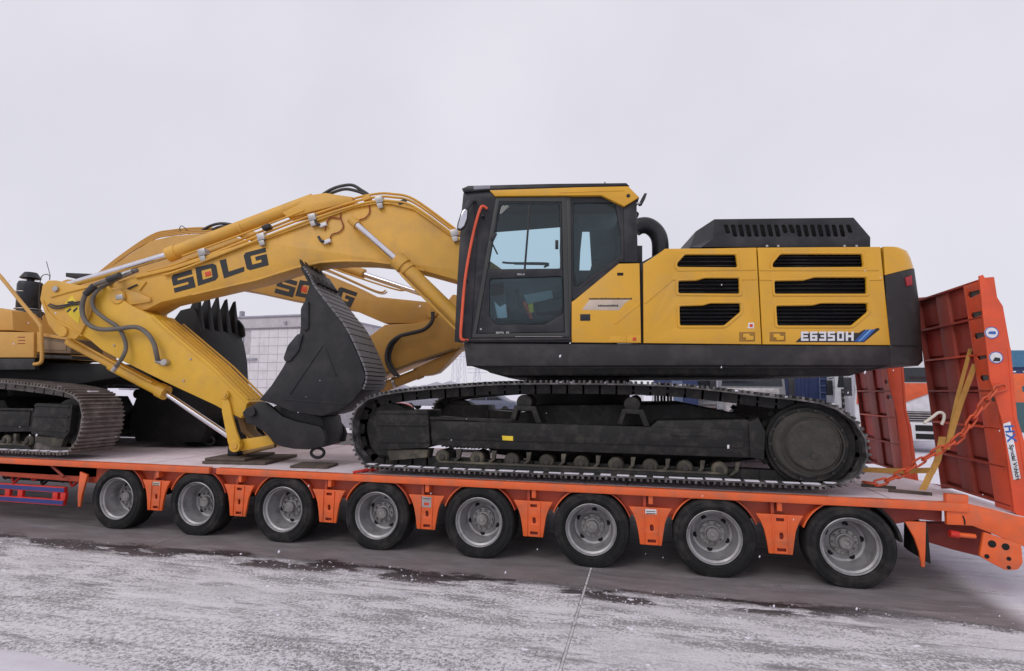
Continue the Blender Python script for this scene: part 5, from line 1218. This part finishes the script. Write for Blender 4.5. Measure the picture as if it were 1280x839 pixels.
# trucks parked beyond: a forward-control cab, front towards the camera
GLT = mat('truck_glass', (.02, .025, .03), .1, bump=0)
def truck(u, y, rot, col, grille, label, visor=None, wdt=2.4, hh=2.9, body=None, zg=(1.0, 1.95), zw=2.02):
    fr = bgframe(u, y, rot); R = empty('truck', (fr.o.x, fr.o.y, 0), label, 'truck')
    w2 = wdt/2
    cab_ = part('cab', plate_bm([(-w2, .55), (w2, .55), (w2, 1.5), (w2-.08, hh-.15), (w2-.25, hh), (-w2+.25, hh), (-w2+.08, hh-.15), (-w2, 1.5)], 0, 1.9, .05), col, R, fr)
    part('windscreen', plate_bm([(-w2+.12, zw), (w2-.12, zw), (w2-.2, 2.6), (-w2+.2, 2.6)], -.02, .01, .01), GLT, R, fr)
    part('grille', plate_bm([(-w2+.25, zg[0]), (w2-.25, zg[0]), (w2-.25, zg[1]), (-w2+.25, zg[1])], -.04, .01, .01), grille, R, fr)
    for k in range(4): part('grille_bar', box_bm(-w2+.28, w2-.28, -.07, -.04, zg[0]+(zg[1]-zg[0])*(k+.5)/4.2, zg[0]+(zg[1]-zg[0])*(k+.85)/4.2), STEEL, R, fr)
    bu_ = part('bumper', plate_bm([(-w2-.03, .35), (w2+.03, .35), (w2+.03, .92), (-w2-.03, .92)], -.15, .3, .04), col, R, fr)
    for s in (-1, 1):
        for za, zb2 in ((.42, .58), (.66, .84)):
            x0, x1 = sorted((s*.35, s*1.05)); part('bumper_slot', box_bm(x0, x1, -.165, -.14, za, zb2), HOLEM, bu_, fr)
        part('headlight', box_bm(*sorted((s*(w2-.32), s*(w2-.04))), -.17, -.1, .55, .82, bev=.02), STEEL, R, fr)
        part('mirror', box_bm(*sorted((s*(w2+.06), s*(w2+.28))), -.1, .05, 1.7, 2.3, bev=.03), BLK, R, fr)
        part('mirror_arm', tube_bm([(s*w2, 0, 2.4), (s*(w2+.17), -.03, 2.35)], .02, 6, False), BLK, R, fr)
        b = lathe_bm([(0, 0), (.3, 0), (.5, .02), (.5, .28), (0, .28)], 24); b.transform(Matrix.Translation((s*(w2-.05), 1.0, .5)) @ Matrix.Rotation(radians(90)*-s, 4, 'Z')); part('wheel', b, TYRE, R, fr)
    if visor: part('visor_panel', plate_bm([(-w2+.05, 1.45), (.1, 1.5), (w2-.1, 1.95), (w2-.1, 2.12), (-w2+.1, 2.12)], -.05, .02, .02), visor, R, fr)
    if body:
        part('cargo_box', box_bm(-w2, w2, 2.1, 8, 1.0, hh+.2, bev=.03), body, R, fr)
        for s in (-1, 1):
            for yy in (6.0, 7.1):
                b = lathe_bm([(0, 0), (.3, 0), (.5, .02), (.5, .28), (0, .28)], 24); b.transform(Matrix.Translation((s*(w2-.05), yy, .5)) @ Matrix.Rotation(radians(90)*-s, 4, 'Z')); part('wheel', b, TYRE, R, fr)
    return R
TW = mat('truck_white', (.62, .62, .65), .4)
TO = mat('truck_orange', (.62, .10, .03), .45)
truck(1124, 14.0, radians(-14), TW, BLK, 'white truck cab with orange panel, facing out between the two red ramps', visor=TO, body=TW, zg=(.95, 1.25), zw=2.15)
truck(1085, 19, radians(0), TW, BLK, 'white truck cab edge with black mirror, between dark blue container and far red ramp', body=None)
truck(940, 17, radians(-6), mat('truck_grey', (.20, .20, .21), .4), STEEL, 'grey truck with bright chrome grille bars seen under the engine doors', body=FARG)
truck(882, 24, 0, mat('truck_red', (.60, .02, .05), .4), WHT, 'red and white truck front between blue shed and chrome-grille truck', body=None, wdt=2.2)
fr = bgframe(1000, 20, radians(4)); CT = empty('container', (fr.o.x, fr.o.y, 0), 'dark blue shipping container with ladder bars behind the right-hand machine track', 'container')
part('container_body', box_bm(-1.0, 1.25, 0, 6, .2, 2.8, bev=.02), NAVY, CT, fr)
for k in range(9): part('corrugation', box_bm(-.9+k*.16, -.82+k*.16, -.03, .0, .35, 2.65), NAVY, CT, fr)
for x in (.75, 1.1): part('ladder_rail', box_bm(x, x+.04, -.09, -.05, .3, 2.7), mat('ladder_grey', (.10, .13, .22), .5), CT, fr)
for k in range(8): part('ladder_rung', box_bm(.75, 1.14, -.09, -.06, .4+k*.28, .43+k*.28), MATS['ladder_grey'], CT, fr)
part('red_frame', box_bm(-1.12, -1.0, -.05, .1, .1, 2.9), RED, CT, fr)
fr = bgframe(848, 22); SH = empty('shed', (fr.o.x, fr.o.y, 0), 'dark blue shed strip between pale machinery and the red truck, seen over the track', 'shed')
part('wall', box_bm(-1.1, .9, 0, 3, 0, 2.6), NAVY, SH, fr); part('door', box_bm(-.3, .2, -.05, 0, 0, 2.3), mat('ladder_grey', (0, 0, 0)), SH, fr); part('roof', box_bm(-1.2, 1.0, -.1, 3.1, 2.6, 2.75), FARG, SH, fr)
for u, mt, lab in ((798, WHT, 'white upright cabinet behind the track just right of the slew ring'), (822, FARG, 'grey upright cabinet with pipes beside the white cabinet behind the track')):
    fr = bgframe(u, 22); C_ = empty('cabinet', (fr.o.x, fr.o.y, 0), lab, 'cabinet')
    part('body', box_bm(-.25, .25 if u < 800 else .7, 0, .6, 0, 2.2, bev=.02), mt, C_, fr)
    for k in range(3 if u < 800 else 7): part('pipe', tube_bm([(-.2+.15*k, -.05, .1), (-.2+.15*k, -.05, 2.1+.06*(k % 3))], .03, 6, False), STEEL if k % 2 else WHT, C_, fr, smooth=50)
# blue-roofed hall and orange trailer at the right edge
fr = Frame(T0.at(1262, 470, 26)[0], 26, 0)
HL = empty('hall', (fr.o.x, fr.o.y, 0), 'hall with blue sheet roof beyond the near ramp at the right edge', 'building')
z1 = fr.at(1270, 438, 0)[1]; z2 = fr.at(1270, 459, 0)[1]; z3 = fr.at(1270, 467, 0)[1]
part('roof', box_bm(0, 14, 0, 6, z2, z1), TEAL, HL, fr); part('fascia', box_bm(.1, 14, .1, 6, z3, z2), NAVY, HL, fr); part('wall', box_bm(.2, 14, .2, 6, 0, z3), mat('hall_green', (.05, .11, .12), .6), HL, fr)
for k in range(6): part('fascia_lamp', box_bm(.1+k*.5, .3+k*.5, .04, .1, z3+.06, z3+.12), WHT, HL, fr)
fr = Frame(T0.at(1262, 490, 9)[0], 9, 0); z1 = fr.at(1270, 467, 0)[1]; z2 = fr.at(1270, 503, 0)[1]
OT = empty('orange_ramp_trailer', (fr.o.x, fr.o.y, 0), 'orange ramp end of another trailer poking in at the right edge of the photo', 'trailer')
part('ramp', plate_bm([(0, z2), (2.6, z2), (2.6, z1), (-.1, z1)], 0, .3, .02, [rnd([(.25, z2+.22), (.6, z2+.20), (.6, z2+.36), (.25, z2+.38)], .06)]), ORG, OT, fr)
for x in (1.2, 2.2): part('leg', box_bm(x, x+.12, .05, .2, 0, z2), ORG, OT, fr)
# cars and a low wall seen through the gap between bucket and track
fr = bgframe(428, 9); q1 = T0.at(380, 550, 9); 
z0, z1, z2 = [T0.at(425, v, 9)[1] for v in (557, 541, 536)]
LW = empty('low_wall', (fr.o.x, fr.o.y, 0), 'low grey wall with white coping seen through the gap right of the charcoal bucket ring', 'wall')
part('wall', box_bm(-1.6, 1.6, 0, .25, 0, z1, bev=.01), mat('wall_grey', (.17, .155, .155), .8), LW, fr); part('coping', box_bm(-1.65, 1.65, -.04, .29, z1, z2, bev=.01), WHT, LW, fr)
def car(u, y, rot, mt, label, sc=1.0, snow=True, group=None):
    fr = bgframe(u, y, rot); R = empty('parked_car', (fr.o.x, fr.o.y, 0), label, 'car', group)
    prof = [(-2.1, .35), (-2.15, .75), (-1.95, .88), (-1.35, .95), (-.75, 1.40), (.65, 1.44), (1.35, 1.0), (2.0, .88), (2.15, .7), (2.1, .35)]
    part('body', plate_bm([(a*sc, b*sc) for a, b in rnd(prof, .12)], 0, 1.7*sc, .08), mt, R, fr)
    part('side_window', plate_bm([(a*sc, b*sc) for a, b in [(-1.2, .97), (-.68, 1.32), (.6, 1.36), (1.15, 1.0)]], -.012, .02, .01), GLT, R, fr)
    part('window_pillar', box_bm(-.05*sc, .02*sc, -.02, .0, .95*sc, 1.38*sc), mt, R, fr)
    for x in (-1.35, 1.35):
        for y_ in (-.02, 1.5*sc): part('wheel', lathe_bm([(0, y_), (.2*sc, y_), (.32*sc, y_+.03), (.32*sc, y_+.2), (0, y_+.2)], 20, x*sc, .32*sc), TYRE, R, fr)
    if snow: part('roof_snow', plate_bm([(a*sc, b*sc) for a, b in [(-.72, 1.42), (.63, 1.455), (.6, 1.50), (-.65, 1.47)]], .1, 1.6*sc, .015), SNOW, R, fr)
    return R
car(398, 14, 0, mat('car_navy', (.02, .025, .05), .3), 'dark blue car showing between bucket and track under the red car roof', snow=False)
fr = bgframe(430, 17)
car(426, 17, 0, mat('car_red', (.50, .02, .03), .3), 'red car showing just above the dark blue car between bucket and track', sc=1.25, snow=False)
g_ = None
car(532, 40, 0, mat('car_grey', (.22, .22, .26), .3), 'grey snow-topped car just right of the left stick cylinder, far beyond the track', sc=1.05)
car(608, 34, 0, mat('car_blue_grey', (.10, .11, .16), .3), 'dark blue-grey snow-topped car under the left corner of the black cab', sc=1.05)
car(572, 45, 0, mat('car_silver', (.40, .40, .44), .3), 'silver snow-topped car between the grey car and the dark blue-grey car', sc=1.05)
# power pylons far off
PG = mat('pylon_haze_grey', (.58, .57, .64), .7, bump=0)  # pale colour stands in for distance haze
for u, y, h_, lab in ((568, 190, 17, 'faint lattice power pylon left of the black cab corner, farthest of the three'), (577, 160, 16, 'faint lattice power pylon, the middle one of three below the orange tube'), (596, 150, 9, 'short faint lattice pylon just under the corner of the black cab')):
    fr = bgframe(u, y); R = empty('pylon', (fr.o.x, fr.o.y, 0), lab, 'pylon'); bm = bmesh.new()
    for sx_ in (-1, 1):
        for sy_ in (-1, 1): tube_bm([(sx_*1.4, sy_*1.4, 0), (sx_*.3, sy_*.3, h_)], .09, 4, False, bm)
    for k in range(7):
        z0 = h_*k/7; z1 = h_*(k+1)/7; r0 = 1.4-1.1*k/7; r1 = 1.4-1.1*(k+1)/7
        for s in (-1, 1): tube_bm([(-s*r0, -r0, z0), (s*r1, -r1, z1)], .05, 4, False, bm)
    part('lattice_tower', bm, PG, R, fr, smooth=0)
    for zz in (.75, .87): part('cross_arm', tube_bm([(-3, 0, h_*zz), (3, 0, h_*zz)], .1, 4, False), PG, R, fr)
# tree line on the horizon
random.seed(11); bm = bmesh.new()
x = -260
while x < 330:
    if not -2 < x < -1: 
        hgt = random.uniform(2.5, 6); wd_ = random.uniform(4, 11)
        for k in range(5):
            c = Vector((x+random.uniform(-wd_, wd_), 240+random.uniform(-8, 8), hgt*random.uniform(.2, .6))); r_ = hgt*random.uniform(.3, .6)
            bmesh.ops.create_icosphere(bm, subdivisions=1, radius=r_, matrix=Matrix.Translation(c) @ Matrix.Diagonal((2.2, 1, 1, 1)))
    x += random.uniform(4, 9)
top('far_tree_line', bm, mat('far_trees', (.38, .37, .42), .9), 'pale grey tree line along the far horizon', 'trees', kind='stuff', smooth=0)
# lumps of frozen slush lying on the concrete
random.seed(17); tb_ = bmesh.new(); bmesh.ops.create_icosphere(tb_, subdivisions=1, radius=1); IV = [v.co.copy() for v in tb_.verts]; IF = [[v.index for v in f.verts] for f in tb_.faces]; tb_.free()
vv, ff, n_ = [], [], 0
while n_ < 2600:
    x = random.uniform(-8, 4.6); y = -.66-abs(random.gauss(0, 1.1)) if random.random() < .95 else random.uniform(-.75, -.5)
    if y < -3.9: continue
    if noise.noise(Vector((x*.9, y*1.4, 3))) < random.uniform(-.5, .25): continue
    r_ = random.uniform(.003, .008)*(1+1.2*(random.random() < .06)); n_ += 1
    Mx = Matrix.Translation((x, y, r_*.1)) @ Matrix.Rotation(random.uniform(0, 3), 4, 'Z') @ Matrix.Diagonal((r_*random.uniform(.8, 2.2), r_, r_*random.uniform(.35, .6), 1))
    b0_ = len(vv); vv += [Mx @ (c*random.uniform(.8, 1.15)) for c in IV]; ff += [[b0_+i for i in f] for f in IF]
me_ = bpy.data.meshes.new('slush'); me_.from_pydata([tuple(c) for c in vv], [], ff); bm = bmesh.new(); bm.from_mesh(me_)
top('slush_lumps', bm, SNOW, 'small lumps of frozen slush scattered over the snowy concrete in front of the trailer', 'slush', kind='stuff', smooth=60)
# snowflakes in the air
random.seed(5); bm = bmesh.new()
for k in range(45):
    d = random.uniform(1.8, 5.5); u = random.uniform(0, 1280); v = random.uniform(330, 790)
    dr_ = (FW*FPX+RT*(u-640)-UP*(v-419.5)).normalized(); p = CAMP+dr_*d
    if p.z < .05 or p.y > -.25: continue
    r_ = random.uniform(.0022, .0042); bmesh.ops.create_icosphere(bm, subdivisions=1, radius=r_, matrix=Matrix.Translation(p) @ Matrix.Rotation(.4, 4, 'Y') @ Matrix.Diagonal((1, 1, random.uniform(1, 2.2), 1)))
top('falling_snow', bm, SNOW, 'sparse small snowflakes drifting in the air in front of the trailer', 'snowflakes', kind='stuff', smooth=0)
